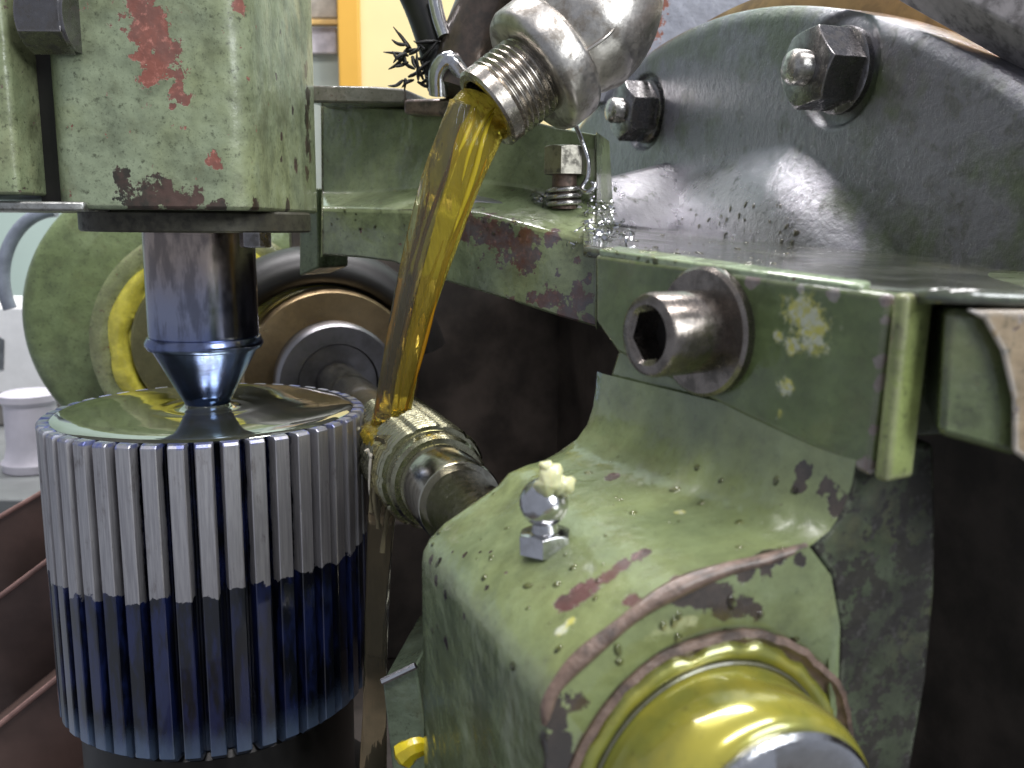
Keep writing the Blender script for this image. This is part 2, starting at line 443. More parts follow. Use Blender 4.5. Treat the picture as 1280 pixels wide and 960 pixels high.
# =================================================================== CENTRE (quill)
m = NT('blued_centre_steel')
sx = m.n('ShaderNodeSeparateXYZ'); m.t.links.new(m.pos, sx.inputs[0]); zz = m.math('DIVIDE', sx.outputs[2], S)
tt = m.math('ADD', zz, m.math('MULTIPLY_ADD', m.noise(0.12, 3), 7.0, -3.5))
c = m.mix(m.ss(tt, -6, -20), (0.40, 0.33, 0.29), (0.32, 0.34, 0.45)); c = m.mix(m.ss(tt, -20, -30), c, (0.15, 0.20, 0.40)); c = m.mix(m.ss(tt, -30, -40), c, (0.045, 0.07, 0.16))
c = m.mix(m.math('MULTIPLY', m.ss(m.noise(0.25, 5, 0.6, (0, 0, 0), (1, 1, 0.3)), 0.55, 0.4), 0.5), c, (0.05, 0.05, 0.06))
m.set(Base_Color=c, Metallic=1.0, Roughness=m.math('MULTIPLY_ADD', m.noise(0.5, 4), 0.18, 0.12), Normal=m.bump(m.noise(1.2, 3, 0.5, (0, 0, 0), (0.2, 0.2, 3.0)), 0.06, 0.2))
M_CENTRE = m.m
ctr = thing('tailstock_centre', AX + V(0, 0, -42), 'blued steel live centre pressed into the oily top of the gear', 'centre')
mesh('quill', *lathe([(11.8, -1), (11.85, -24.6), (11.7, -25.4)], AX, V(0, 0, 1), 96), M_CENTRE, ctr)
mesh('collar', *lathe([(11.6, -25.3), (12.2, -25.5), (12.75, -26.6), (12.75, -27.2), (12.2, -28.1), (11.3, -28.4)], AX, V(0, 0, 1), 96), M_CENTRE, ctr)
mesh('cone', *lathe([(11.4, -28.3), (10.9, -29.2), (5.6, -39.4), (5.1, -40.2), (4.6, -42.6)], AX, V(0, 0, 1), 96), M_CENTRE, ctr)

# =================================================================== GEAR
GZ, GH, GR, NT_ = -42.3, 66.5, 35.0, 43
gear = thing('spur_gear', AX + V(0, 0, GZ - GH), 'large spur gear with bare cut teeth above and dark blue oily teeth below', 'gear')
def gear_profile(tip, root, seed=0):
    pts = []
    for k in range(NT_):
        a = 2 * PI * (k + 0.25) / NT_; p = 2 * PI / NT_
        for da, rr in ((-0.42, root), (-0.40, root + 0.25 * (tip - root)), (-0.36, root + 0.65 * (tip - root)), (-0.30, tip - 0.14), (-0.26, tip), (0.0, tip + 0.02), (0.26, tip), (0.30, tip - 0.14), (0.36, root + 0.65 * (tip - root)), (0.40, root + 0.25 * (tip - root)), (0.42, root), (0.5, root - 0.12)):
            rr = min(rr, tip); pts.append((rr, a + da * p))
    return pts
levels = [(GZ + 0.0, 34.5, 30.6), (GZ - 0.5, 35.0, 30.4), (GZ - 20, 35.0, 30.4), (GZ - 33, 35.0, 30.4), (GZ - 50, 35.0, 30.4), (GZ - GH + 1.6, 35.0, 30.4), (GZ - GH, 33.3, 30.0)]
vs, fs = [], []
for z, tip, root in levels:
    for rr, a in gear_profile(tip, root): vs.append(V(AX[0] + rr * math.cos(a), AX[1] + rr * math.sin(a), z))
n = 12 * NT_
for i in range(len(levels) - 1):
    for k in range(n):
        k2 = (k + 1) % n; fs.append((i * n + k, (i + 1) * n + k, (i + 1) * n + k2, i * n + k2))
# top: ring to inner circle, then disc
for k in range(n):
    rr, a = gear_profile(34.5, 30.6)[k]; vs.append(V(AX[0] + 28 * math.cos(a), AX[1] + 28 * math.sin(a), GZ))
b0 = len(levels) * n
for k in range(n):
    k2 = (k + 1) % n; fs.append((k, k2, b0 + k2, b0 + k))
fs.append(tuple(b0 + k for k in range(n))); fs.append(tuple(reversed([(len(levels) - 1) * n + k for k in range(n)])))
m = NT('cut_gear_steel')
rel = m.n('ShaderNodeVectorMath'); rel.operation = 'SUBTRACT'; m.t.links.new(m.pos, rel.inputs[0]); rel.inputs[1].default_value = tuple(AX * S)
sx = m.n('ShaderNodeSeparateXYZ'); m.t.links.new(rel.outputs[0], sx.inputs[0])
X, Y, Z = (m.math('DIVIDE', q, S) for q in sx.outputs)
rad = m.math('SQRT', m.math('ADD', m.math('MULTIPLY', X, X), m.math('MULTIPLY', Y, Y)))
ang = m.math('ARCTAN2', Y, X)
tooth = m.math('FLOOR', m.math('MULTIPLY_ADD', ang, NT_ / (2 * PI), 0.25))
wn_ = m.n('ShaderNodeTexWhiteNoise'); wn_.noise_dimensions = '1D'; m.t.links.new(tooth, wn_.inputs['W'])
edgez = m.math('MULTIPLY_ADD', wn_.outputs['Value'], 1.7, GZ - 31.8); edgez = m.math('ADD', edgez, m.math('MULTIPLY', X, 0.05)); edgez = m.math('ADD', edgez, m.math('MULTIPLY_ADD', m.noise(0.35, 4), 5.0, -2.5))
low = m.ss(m.math('SUBTRACT', edgez, Z), -0.12, 0.22)
dn = m.noise(0.35, 6, 0.7, (1, 5, 2), (1, 1, 0.35))
rootm = m.ss(m.math('ADD', rad, m.math('MULTIPLY_ADD', dn, 3.0, -1.5)), 33.1, 32.3)
streak = m.noise(2.2, 4, 0.6, (0, 0, 0), (1, 1, 0.05))
bare = m.mix(m.ss(streak, 0.3, 0.7), (0.36, 0.35, 0.37), (0.50, 0.49, 0.50)); bare = m.mix(m.math('MULTIPLY', m.ss(dn, 0.56, 0.72), 0.6), bare, (0.16, 0.14, 0.13))
dye = m.mix(m.ss(dn, 0.42, 0.62), (0.004, 0.005, 0.010), (0.012, 0.020, 0.10))
wetblue = m.mix(m.ss(m.noise(0.3, 5, 0.65, (4, 4, 1), (1, 1, 0.25)), 0.42, 0.62), (0.004, 0.005, 0.010), (0.011, 0.018, 0.075))
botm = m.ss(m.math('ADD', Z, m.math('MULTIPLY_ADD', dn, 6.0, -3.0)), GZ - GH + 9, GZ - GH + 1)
wetblue = m.mix(m.math('MULTIPLY', botm, 0.75), wetblue, (0.13, 0.19, 0.30))  # pale bluish reflection at the gear's foot painted into the colour
topd = m.ss(Z, GZ - 1.0, GZ - 0.5)
upper = m.mix(rootm, bare, dye)
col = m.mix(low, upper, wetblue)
col = m.mix(m.math('MULTIPLY', topd, 0.6), col, m.mix(m.ss(dn, 0.45, 0.6), (0.45, 0.46, 0.52), (0.10, 0.16, 0.60)))
coated = m.math('MAXIMUM', low, m.math('MULTIPLY', rootm, 0.9))
m.set(Base_Color=col, Metallic=m.fmix(coated, 0.85, 0.3), Roughness=m.fmix(coated, m.math('MULTIPLY_ADD', dn, 0.3, 0.32), m.math('MULTIPLY_ADD', dn, 0.35, 0.04)), Normal=m.bump(streak, 0.10, 0.3), Coat_Weight=m.math('MULTIPLY', coated, 0.8), Coat_Roughness=0.05)
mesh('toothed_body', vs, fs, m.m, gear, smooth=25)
# oil pool on the top face
m = NT('oil_pool_on_steel')
pn = m.noise(0.05, 3, 0.5)
m.set(Base_Color=m.mix(m.ss(m.noise(0.08, 4), 0.35, 0.65), (0.36, 0.39, 0.26), (0.50, 0.51, 0.44)), Metallic=0.9, Roughness=0.035, Coat_Weight=1.0, Coat_Roughness=0.01, Coat_IOR=1.47, Normal=m.bump(pn, 0.05, 3.0))
prof = [(0.01, 1.0), (3.8, 1.0), (4.9, 1.75), (5.4, 1.2), (6.2, 0.75), (7.6, 0.55), (8.8, 0.72), (10.2, 0.58), (13, 0.66), (17, 0.60), (22, 0.66), (27, 0.64), (30.4, 0.56), (31.8, 0.38), (32.4, 0.02)]
pool = mesh('oil_pool', *lathe([(r_, h_ + GZ) for r_, h_ in prof], AX, V(0, 0, 1), 128), m.m, None, smooth=60, origin=AX + V(0, 0, GZ), label='shiny oil pool covering the top face of the gear', cat='oil pool')
# fixture below the gear
fx = thing('work_fixture', AX + V(0, 0, -170), 'black round fixture carrying the gear from below', 'fixture')
mesh('seat_disc', *lathe([(25, GZ - GH - 30), (31, GZ - GH - 28), (31, GZ - GH - 1.6), (29, GZ - GH - 0.1)], AX, V(0, 0, 1), 80), M_BLACK, fx)
mesh('pedestal', *lathe([(40, -170), (40, -142), (34, -139), (31.5, -137)], AX, V(0, 0, 1), 80), M_BLACK, fx)

# =================================================================== FAR SUPPORT WHEEL (left) AND ROTATING COLLARS
WC = aty(232, 398, 345)
whl = thing('far_bearing_housing', WC + V(0, 0, -56), 'round green bearing housing with yellow grease, behind the blued centre', 'bearing housing')
# the housing axis looks to the camera's side, tilted towards the hob
WAX = -D
wp = paint('housing_green_paint', (0.17, 0.225, 0.09), (0.20, 0.255, 0.12), speck=0.25, grime=0.35, rough=(0.3, 0.5), coat=0.2, seed=3.0, chipcol=((0.14, 0.07, 0.05), (0.05, 0.04, 0.03)),
           bl=[(aty(58, 378, 338) * S, 5 * S), (aty(62, 398, 338) * S, 4 * S)])
mesh('drum', *lathe([(50, -40), (55, -38), (56, -34), (56, -6), (54.5, -2.0), (51, -0.4), (44, 0.0), (42.5, 1.0), (41, 1.2)], WC, WAX, 120), wp, whl, smooth=50)
WI = WC + WAX * 1.0
ringm = paint('greasy_ring_paint', (0.25, 0.29, 0.13), (0.30, 0.30, 0.16), speck=0.7, grime=0.4, rough=(0.25, 0.45), coat=0.3, seed=4.0, edge=0.4)
RC = aty(268, 425, 336)
mesh('inner_ring', *lathe([(42, -2), (42, 4.5), (40.5, 5.5), (36, 5.5), (34, 4.0), (33.5, 1.0)], RC, WAX, 120), ringm, whl, smooth=40)
def grease(name, col=(0.62, 0.56, 0.08)):
    m = NT(name); a = m.noise(0.25, 4, 0.6)
    m.set(Base_Color=m.mix(m.ss(a, 0.35, 0.65), tuple(c * 0.8 for c in col), tuple(min(1, c * 1.15) for c in col)), Roughness=0.25, Subsurface_Weight=0.3, Subsurface_Scale=2.0 * S, Coat_Weight=0.5, Coat_Roughness=0.1, Normal=m.bump(a, 0.3, 1.0))
    m.b.inputs['Subsurface Radius'].default_value = (1.0, 0.8, 0.2)
    return m.m
M_GREASE = grease('yellow_grease')
vs, fs = ring([(36.0, 4.6), (34.6, 7.0), (32.0, 7.6), (29.5, 6.0), (28, 2.0)], RC, WAX, 160) if False else lathe([(36.0, 4.6), (34.6, 7.0), (32.0, 7.6), (29.5, 6.0), (28, 2.0)], RC, WAX, 160, wob=lambda t, i: 1 + 0.035 * math.sin(5 * t + i) * math.sin(3 * t) + 0.02 * math.sin(11 * t + 2 * i))
gring = mesh('grease_ring', vs, fs, M_GREASE, whl, smooth=60)
mesh('inner_hub', *lathe([(28.6, 1.0), (28.4, 8.0), (27.6, 8.8), (18, 9.0), (17, 7.5)], RC, WAX, 96), metal('oily_hub', (0.30, 0.28, 0.14), 0.35, 0.5, 0.3, scale=0.1), whl, smooth=40)
for (px, py, r_) in ((138, 372, 3.6), (135, 398, 3.2), (148, 390, 3.8), (137, 420, 3.4), (150, 428, 3.0), (158, 455, 2.6), (150, 345, 2.8)):
    c_ = aty(px, py, 331); vs, fs = lathe([(0.01, -r_ * 0.8), (r_ * 0.7, -r_ * 0.6), (r_, 0), (r_ * 0.75, r_ * 0.6), (0.01, r_ * 0.85)], c_, unit(V(rnd.uniform(-1, 1), -1, rnd.uniform(-1, 1))), 16, wob=lambda t, i: 1 + 0.25 * math.sin(2 * t + i * 1.3 + px))
    mesh('grease_lump', vs, fs, M_GREASE, gring, smooth=80)
M_BRASS = metal('spinning_bronze', (0.40, 0.29, 0.16), 0.32, 0.4, 0.2, stretch=(1, 1, 1), scale=0.1)
M_GREYF = metal('spinning_steel_face', (0.26, 0.25, 0.26), 0.38, 0.5, 0.2, scale=0.08)
col_t = thing('spindle_collar', arb(236), 'bronze and steel collars of the spindle behind the oil stream', 'collar')
mesh('seal_ring', *lathe([(32.5, 258), (32.5, 252), (31, 250), (29, 250)], B0, D, 120), M_GREASE, col_t, smooth=40)
mesh('bronze_collar', *lathe([(29.5, 256), (29.5, 234), (28.6, 232.5), (22, 232.0)], B0, D, 120), M_BRASS, col_t, smooth=40)
mesh('steel_collar', *lathe([(19.6, 234), (19.6, 223), (18.6, 221.8), (13, 221.6), (12.5, 223)], B0, D, 120), M_GREYF, col_t, smooth=40)

# =================================================================== HOB ON ITS ARBOR
hob = thing('hob_cutter', arb(122, 0, -11.5), 'ribbed steel hob cutter wet with amber oil beside the gear', 'hob')
M_HOB = metal('oily_hob_steel', (0.40, 0.39, 0.26), 0.24, 0.5, 0.25, coat=0.6)
prof = [(7.4, 101)]
prof += [(9.3, 101.2), (9.9, 102.2), (9.9, 105.8), (9.5, 106.4)]
s_ = 106.5
while s_ < 143:
    prof += [(10.75, s_), (11.3, s_ + 0.55), (11.3, s_ + 0.95), (10.75, s_ + 1.5)]; s_ += 1.75
prof += [(9.6, s_), (9.6, s_ + 3), (7, s_ + 3.4)]
# toothed: gashes along the axis, only behind the plain hub
def hobwob(t, i): return 1.0 if i < 5 or i > len(prof) - 4 else (0.97 if (t * 11 / (2 * PI)) % 1 < 0.12 else 1.0)
mesh('toothed_body', *lathe(prof, B0, D, 132, wob=hobwob), M_HOB, hob, smooth=30)
arbo = thing('hob_arbor', arb(70, 0, -7), 'polished steel arbor running from the hob into the green bearing housing', 'arbor')
M_ARB = metal('oily_arbor_steel', (0.46, 0.44, 0.36), 0.18, 0.4, 0.2, coat=0.6)
mesh('shaft', *lathe([(6.6, 30), (6.6, 88), (6.2, 88.6)], B0, D, 64), M_ARB, arbo, smooth=40)
mesh('spacer', *lathe([(7.9, 87), (8.2, 87.5), (8.2, 100.8), (7.9, 101)], B0, D, 64), M_ARB, arbo, smooth=40)
mesh('far_shaft', *lathe([(7, 140), (7, 222)], B0, D, 64), M_ARB, arbo, smooth=40)

# =================================================================== NEAR BEARING HOUSING (green, lower middle)
hs = thing('bearing_housing', arb(20, 0, -60), 'large green cast bearing housing with grease nipple and rusty rim, lower middle', 'bearing housing')
def profile(s):
    e = 14.0 - 0.185 * s; q = e - 14.0   # where the web stands
    k = s / 42.0
    base = [(-18.3 - 0.9 * k, -60), (-18.3 - 0.9 * k, -30), (-18.4 - 0.9 * k, 0), (-18.4 - 0.9 * k, 7.4 + 0.4 * k), (-18.2 - 0.9 * k, 9.2), (-17.4 - 0.8 * k, 10.8), (-15.6 - 0.6 * k, 12.7), (-12.4, 14.9), (-8.6, 17.2), (-4.5 + 0.35 * q, 18.8), (0.6 * q, 19.7), (4.2 + 0.85 * q, 20.1)]
    fil = [(e - 5.2, 20.9), (e - 3.0, 22.2), (e - 1.5, 24.2), (e - 0.7, 26.6), (e - 0.3, 29.4), (e - 0.2, 31.5)]
    return [arb(s, l, h) for l, h in base + fil]
rows = []
for s in np.linspace(0, 41, 22): rows.append(profile(s))
# rounded far shoulder
cen = V(0, 0)
for ds, k in ((41.9, 0.985), (42.6, 0.955), (43.0, 0.91)):
    rows.append([arb(ds) + (p - arb(41)) * V(k, k, k) if j < 12 else p + D * (ds - 41) for j, p in enumerate(profile(41))])
np_ = len(rows[0]); vs = [p for r_ in rows for p in r_]; fs = []
for i in range(len(rows) - 1):
    for j in range(np_ - 1): fs.append((i * np_ + j, i * np_ + j + 1, (i + 1) * np_ + j + 1, (i + 1) * np_ + j))
l0 = len(vs); vs += [arb(43, 25, -60), arb(0, 19, -60)]
fs.append(tuple([(len(rows) - 1) * np_ + j for j in range(np_)] + [l0]))
barrel = mesh('barrel', vs, fs, None, hs, smooth=45)
# near end face with the bore (ring strip from rim profile to bore circle)
prof0 = profile(0); vs = []; fs = []
cut = [p for p in prof0]
rim = catmull(cut[2:12], 4) + [arb(0, 8.8, 20.85), arb(0, 11.6, 17.6), arb(0, 13.2, 12), arb(0, 13.6, 4), arb(0, 13.6, -4), arb(0, 13, -14), arb(0, 6, -20), arb(0, -6, -22), arb(0, -18.3, -22)]
nr = len(rim)
for p in rim: vs.append(p - D * 0.02)
for p in rim:
    q = p - B0; l, h = np.dot(q, LAT), q[2]; a = math.atan2(h, l); q = arb(-0.5, 16.6 * math.cos(a) - 0.7, 16.6 * math.sin(a) - 2.0); vs.append(q if np.linalg.norm(q - B0) < np.linalg.norm(p - B0) - 0.6 else p + (B0 - p) * 0.08 - D * 0.3)
for p in rim:
    q = p - B0; l, h = np.dot(q, LAT), q[2]; a = math.atan2(h, l); vs.append(arb(1.4, 15.0 * math.cos(a) - 0.9, 15.0 * math.sin(a) - 3.1))
for b_ in (0, nr):
    for j in range(nr):
        j2 = (j + 1) % nr; fs.append((b_ + j, b_ + j2, b_ + nr + j2, b_ + nr + j))
endf = mesh('end_face', vs, fs, None, hs, smooth=50)
# worn rim bead along the edge
bead = catmull([p + D * 0.35 for p in prof0[3:13]], 5)
M_RUST = metal('rusty_worn_edge', (0.155, 0.105, 0.08), 0.42, 0.9, 0.8, (0.04, 0.028, 0.022), scale=0.3, metallic=0.15, bump=0.9, coat=0.35)
bead = catmull([p + D * 0.45 + V(0, 0, -0.15) for p in prof0[3:13]], 22)
vs, fs = tube(bead, [(0.38 + 0.50 * math.sin(PI * i / (len(bead) - 1))) * (1 + 0.12 * math.sin(i * 0.11) + 0.10 * math.sin(i * 0.043 + 1)) for i in range(len(bead))], 12)
mesh('worn_rim', vs, fs, M_RUST, hs, smooth=70)
# web under the clamp plate
NB = unit(V(0.86, 0.51, 0)); TB = V(-NB[1], NB[0], 0); CB = float(np.dot(NB, V(34.3, 84.7, 0)))
def bp(px, py, off=0.0): return atp(px, py, NB, CB + off)
web = mesh('web', *prism([bp(775, 430, 0.7), bp(762, 470, 0.7), bp(761, 500, 0.7), bp(752, 530, 0.7), bp(735, 552, 0.7), bp(712, 566, 0.7), bp(690, 600, 0.7), bp(1030, 720, 0.7), bp(1040, 600, 0.7), bp(1085, 590, 0.7)], NB * 9), None, hs, bevel=0.5)
M_WORN = paint('shaded_worn_paint', (0.045, 0.06, 0.03), (0.03, 0.036, 0.02), dark=(0.012, 0.011, 0.009), speck=2.1, grime=0.8, rough=(0.55, 0.75), coat=0.0, seed=6.0, chipcol=((0.012, 0.010, 0.008), (0.022, 0.02, 0.014)), edge=0.8, edgecol=(0.16, 0.17, 0.13))  # black-chipped worn paint, darkened further for shade under the clamp plate
wall2 = [arb(0.2, l, h) for l, h in ((8.8, 20.85), (11.0, 22.2), (12.5, 24.2), (13.3, 26.6), (13.7, 29.4), (13.8, 31.0), (23.5, 30.0), (24.6, 22), (25.4, 14), (25.4, 4), (24.4, -6), (22.5, -20), (21, -34), (13.6, -34), (13.6, 4), (13.2, 12), (11.6, 17.6))]
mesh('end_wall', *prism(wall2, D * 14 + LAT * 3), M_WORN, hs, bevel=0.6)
GB = [barrel, endf, web]
chips = blobs(GB, [(712, 752, 17), (725, 740, 18), (742, 730, 17), (757, 722, 13), (795, 697, 11), (780, 705, 12), (808, 691, 9), (790, 750, 12), (632, 716, 7), (765, 597, 9), (845, 725, 10), (700, 755, 10)])
chips2 = blobs(GB, [(550, 700, 6), (565, 690, 4), (580, 694, 4), (608, 735, 5), (600, 690, 3), (557, 802, 7), (613, 690, 3), (545, 725, 6), (556, 745, 7), (580, 770, 4), (538, 700, 5),
                    (880, 745, 19), (905, 750, 18), (930, 757, 15), (855, 748, 14), (900, 762, 13), (945, 762, 11), (935, 712, 16), (955, 705, 16), (967, 695, 12), (700, 900, 17), (700, 930, 19), (705, 955, 20), (690, 880, 12), (720, 880, 15), (790, 845, 5), (770, 880, 6), (760, 905, 7), (748, 935, 7),
                    (1005, 590, 11), (1000, 610, 9), (1040, 625, 20), (1035, 612, 14), (1000, 700, 8)])
greas = blobs(GB, [(700, 790, 8), (715, 775, 6), (850, 640, 4)])
M_HOUS = paint('housing_oily_green_paint', (0.16, 0.20, 0.10), (0.20, 0.235, 0.095), bl=chips, chipcol=((0.11, 0.05, 0.048), (0.075, 0.05, 0.048)), bl2=chips2, chipcol2=((0.03, 0.024, 0.018), (0.065, 0.048, 0.036)),
               speck=0.20, grime=0.32, edge=0.6, rough=(0.12, 0.26), coat=0.8, seed=5.0, bumpy=0.3, grease=greas, fleck=0.4)
for o in (barrel, endf, web): o.data.materials.append(M_HOUS)
# seal, oil covered hub and shaft end
m = NT('thick_yellow_oil'); a = m.noise(0.12, 4, 0.6); b = m.noise(0.9, 5, 0.65)
c = m.mix(m.ss(a, 0.35, 0.65), (0.22, 0.23, 0.045), (0.37, 0.33, 0.045)); c = m.mix(m.math('MULTIPLY', m.ss(b, 0.58, 0.7), 0.5), c, (0.14, 0.13, 0.03))
m.set(Base_Color=c, Roughness=0.22, Metallic=0.35, Coat_Weight=1.0, Coat_Roughness=0.06, Normal=m.bump(a, 0.05, 1.2)); M_YOIL = m.m
M_SEAL = metal('seal_lip', (0.16, 0.155, 0.10), 0.3, 0.4, 0.3, metallic=0.7, coat=0.5)
B1 = B0 + LAT * -0.9 + V(0, 0, -3.1)
_de = nrng.normal(0, 0.05, 128); DE = sum(np.roll(_de, k) for k in range(-2, 3)) / 5
def skewed(prof, wob=None):
    vs, fs = lathe(prof, B1, D, 128, wob=wob)
    return [v + (LAT * 0.16 + V(0, 0, 0.10)) * max(0.0, -np.dot(v - B1, D)) for v in vs], fs
sealr = mesh('seal_ring', *skewed([(15.8, 1.8), (15.5, 0.3), (14.6, -0.4), (13.9, -0.3), (13.5, 0.3)], lambda t, i: 1 + (0.018 * math.sin(7 * t + 1) + 0.014 * math.sin(17 * t) + 0.01 * math.sin(31 * t)) * (1 if i < 2 else 0.2)), M_YOIL, hs, smooth=60)
mesh('dirty_edge', *skewed([(16.9, 1.0), (16.7, -0.5), (16.0, -0.7), (15.5, 0.2)], lambda t, i: 1 + 0.5 * DE[int(t / (2 * PI) * 128) % 128]), M_RUST, hs, smooth=60)
mesh('seal_lip', *skewed([(13.7, 0.5), (13.55, -0.25), (13.3, -0.35), (13.1, 0.0)]), M_SEAL, sealr, smooth=50)
mesh('oil_covered_hub', *skewed([(13.2, 0.2), (13.15, -0.6), (12.9, -1.2), (12.7, -2.2), (12.5, -3.6), (12.2, -5.0), (11.9, -6.4), (11.5, -7.4), (11.0, -8.2), (10.5, -8.6), (9.8, -8.7)]), M_YOIL, hs, smooth=70)
mesh('shaft_end', *skewed([(10.2, -8.2), (10.2, -9.3), (9.7, -9.7), (5.0, -9.7), (4.4, -9.2), (2.4, -8.4), (0.01, -8.4)]), M_SHAFT, hs, smooth=40)

# grease nipple
hn = hit([barrel], 682, 682); NP = hn[0]; NAX = unit(V(-0.05, 0.02, 1.0))
nip = thing('grease_nipple', NP, 'steel ball grease nipple capped with pale grease on the green housing', 'grease nipple')
mesh('hex_base', *hexprism(NP - NAX * 0.6, NAX, 5.4, 2.3, rot=0.4), M_SHAFT, nip, bevel=0.1)
mesh('neck', *lathe([(1.6, 1.5), (1.4, 2.6), (1.7, 3.2)], NP, NAX, 32), M_SHAFT, nip)
R_ = 2.75
mesh('ball', *lathe([(max(0.01, R_ * math.sin(t)), 5.0 - R_ * math.cos(t)) for t in np.linspace(0.4, PI, 18)], NP, NAX, 48), M_SHAFT, nip, smooth=80)
M_PALE = grease('pale_grease', (0.72, 0.72, 0.42))
for (px, py, r_) in ((688, 600, 1.75), (703, 606, 1.3), (686, 587, 1.0), (708, 612, 0.8)):
    c_ = aty(px, py, NP[1] - 1.6); vs, fs = lathe([(0.01, -r_), (r_ * 0.7, -r_ * 0.7), (r_, 0), (r_ * 0.8, r_ * 0.6), (0.01, r_ * 0.9)], c_, unit(V(rnd.uniform(-.5, .5), -1, rnd.uniform(-.3, .6))), 18, wob=lambda t, i: 1 + 0.22 * math.sin(2 * t + i + px) + 0.15 * math.sin(5 * t + px))
    mesh('grease_cap', vs, fs, M_PALE, nip, smooth=80)

# lower block, oily chip beside the housing
lb = thing('slide_block', aty(500, 930, 150) + V(0, 0, -20), 'grey green slide block with bright top edge left of the housing', 'slide block')
p0, p1 = aty(478, 852, 165), aty(520, 832, 165)
mesh('block', *prism([p0, p1, p1 + V(6, 0, -45), p0 + V(4, 0, -45)], V(4, 30, 0)), paint('block_paint', (0.16, 0.20, 0.13), (0.14, 0.18, 0.12), speck=0.3, grime=0.4, seed=8), lb, bevel=0.4)
mesh('bright_edge', *tube([p0 + V(0, -0.4, 0.2), p1 + V(0, -0.4, 0.2)], 0.7, 8), M_SHAFT, lb)
vs, fs = tube(catmull([aty(500, 948, 120), aty(518, 935, 120), aty(538, 934, 121)], 4), [1.3, 2.0, 1.9, 1.6, 1.6, 1.5, 1.3, 1.2, 0.9], 8)
mesh('oil_clot', vs, fs, grease('bright_oil', (0.75, 0.60, 0.02)), label='bright yellow clot of oil below the housing corner', cat='oil clot')

# =================================================================== CLAMP PLATE WITH CAP SCREW (right)
cp = thing('clamp_plate', bp(920, 520), 'green clamp plate, its lit end face painted paler, holding the socket cap screw', 'clamp plate')
poly = [bp(744, 318), bp(930, 343), bp(1114, 368), bp(1087, 597), bp(930, 521), bp(772, 441), bp(744, 402)]
plate = mesh('plate', *prism(poly, NB * 4.3), None, cp, bevel=0.55, seg=3)
pc2 = blobs([plate], [(1105, 400, 9), (1098, 450, 8), (1100, 480, 9), (1092, 540, 10), (1082, 585, 12), (1072, 592, 12), (1105, 375, 10), (940, 350, 8), (1000, 360, 7), (1040, 368, 8)])
pgr = blobs([plate], [(1010, 398, 24), (1025, 410, 18), (990, 430, 9), (970, 420, 8), (980, 490, 10), (975, 515, 8), (1000, 395, 20)])
M_PLATE = paint('clamp_plate_green_paint', (0.10, 0.14, 0.048), (0.125, 0.165, 0.06), bl2=pc2, chipcol2=((0.17, 0.13, 0.12), (0.30, 0.30, 0.27)), speck=0.12, grime=0.35, edge=0.95, rough=(0.24, 0.45), coat=0.5, seed=9.0, fleck=0.5, grease=pgr, edgecol=(0.25, 0.22, 0.2))
plate.data.materials.append(M_PLATE)
q = plate.data
M_ENDF = paint('lit_green_end_paint', (0.235, 0.285, 0.09), (0.255, 0.295, 0.11), speck=0.3, grime=0.35, edge=1.1, rough=(0.3, 0.5), coat=0.3, seed=10, edgecol=(0.30, 0.26, 0.22))  # the plate's green painted paler, as this end catches more light
e0, e1 = bp(1112, 366, -0.5), bp(1087, 598, -0.5)
mesh('end_cap', *prism([e0 - TB * 0.3, e1 - TB * 0.3, e1 - TB * 0.3 + NB * 4.0, e0 - TB * 0.3 + NB * 4.0], -TB * 1.6), M_ENDF, cp, bevel=0.5, seg=3)

WP = bp(884, 414); SAX = -NB
cs = thing('socket_cap_screw', WP, 'oily socket cap screw with washer on the green clamp plate', 'screw')
mesh('washer', *ring([(3.8, 0.0), (7.5, 0.0), (7.5, 1.0), (7.1, 1.35), (3.8, 1.35)], WP, SAX, 80), M_SCREW, cs, smooth=40)
# head with hex socket
x_, y_, a_ = frame(SAX); vs, fs = [], []
N6 = 72
def hr(t, af): mm = (t % (PI / 3)) - PI / 6; return (af / 2) / math.cos(mm)
lv = [(4.75, 1.2, 0), (4.75, 8.2, 0), (4.5, 8.7, 0), (4.1, 8.9, 0), (3.4, 8.9, 0), (0, 8.4, 1), (0, 5.0, 1)]
for r_, h_, hx in lv:
    for k in range(N6):
        t = 2 * PI * k / N6; rr = hr(t, 5.4) if hx else r_
        vs.append(WP + a_ * h_ + (x_ * math.cos(t + 0.2) + y_ * math.sin(t + 0.2)) * rr)
for i in range(len(lv) - 1):
    for k in range(N6):
        k2 = (k + 1) % N6; fs.append((i * N6 + k, i * N6 + k2, (i + 1) * N6 + k2, (i + 1) * N6 + k))
fs.append(tuple(6 * N6 + k for k in range(N6)))
hd_ = mesh('head', vs, fs, M_SCREW, cs, smooth=32)
vs, fs = lathe([(3.0, 5.1), (0.01, 4.9)], WP, SAX, 24)
mesh('socket_floor', vs, fs, M_BLACK, hd_)

# =================================================================== SADDLE LEDGE AND SWIVEL FLANGE (right)
LZ = -5.6
sd = thing('saddle_casting', V(70, 150, -24), 'oily green saddle casting with wet ledge between clamp plate and round flange', 'casting')
pl = []
t_near, t_far = 80.0, 195.0
def onb(y, off): # point on plate plane at given y
    return NB * (CB + off) + TB * ((y - NB[1] * (CB + off)) / TB[1])
a0, a1 = onb(118, 3.9), onb(80.5, 3.9)
led = [V(a0[0], a0[1], LZ), V(a1[0], a1[1], LZ), V(110, 80, LZ), V(150, 60, LZ), V(165, 90, LZ), V(100, 205, LZ), V(58, 235, LZ), V(22, 172, LZ)]
vs, fs = prism(led, V(0, 0, -1.3))
core = [V(*(onb(114, 3.9)[:2]), LZ - 1.35), V(*(onb(96, 3.9)[:2]), LZ - 1.35), V(100, 110, LZ - 1.35), V(100, 205, LZ - 1.35), V(58, 235, LZ - 1.35)]
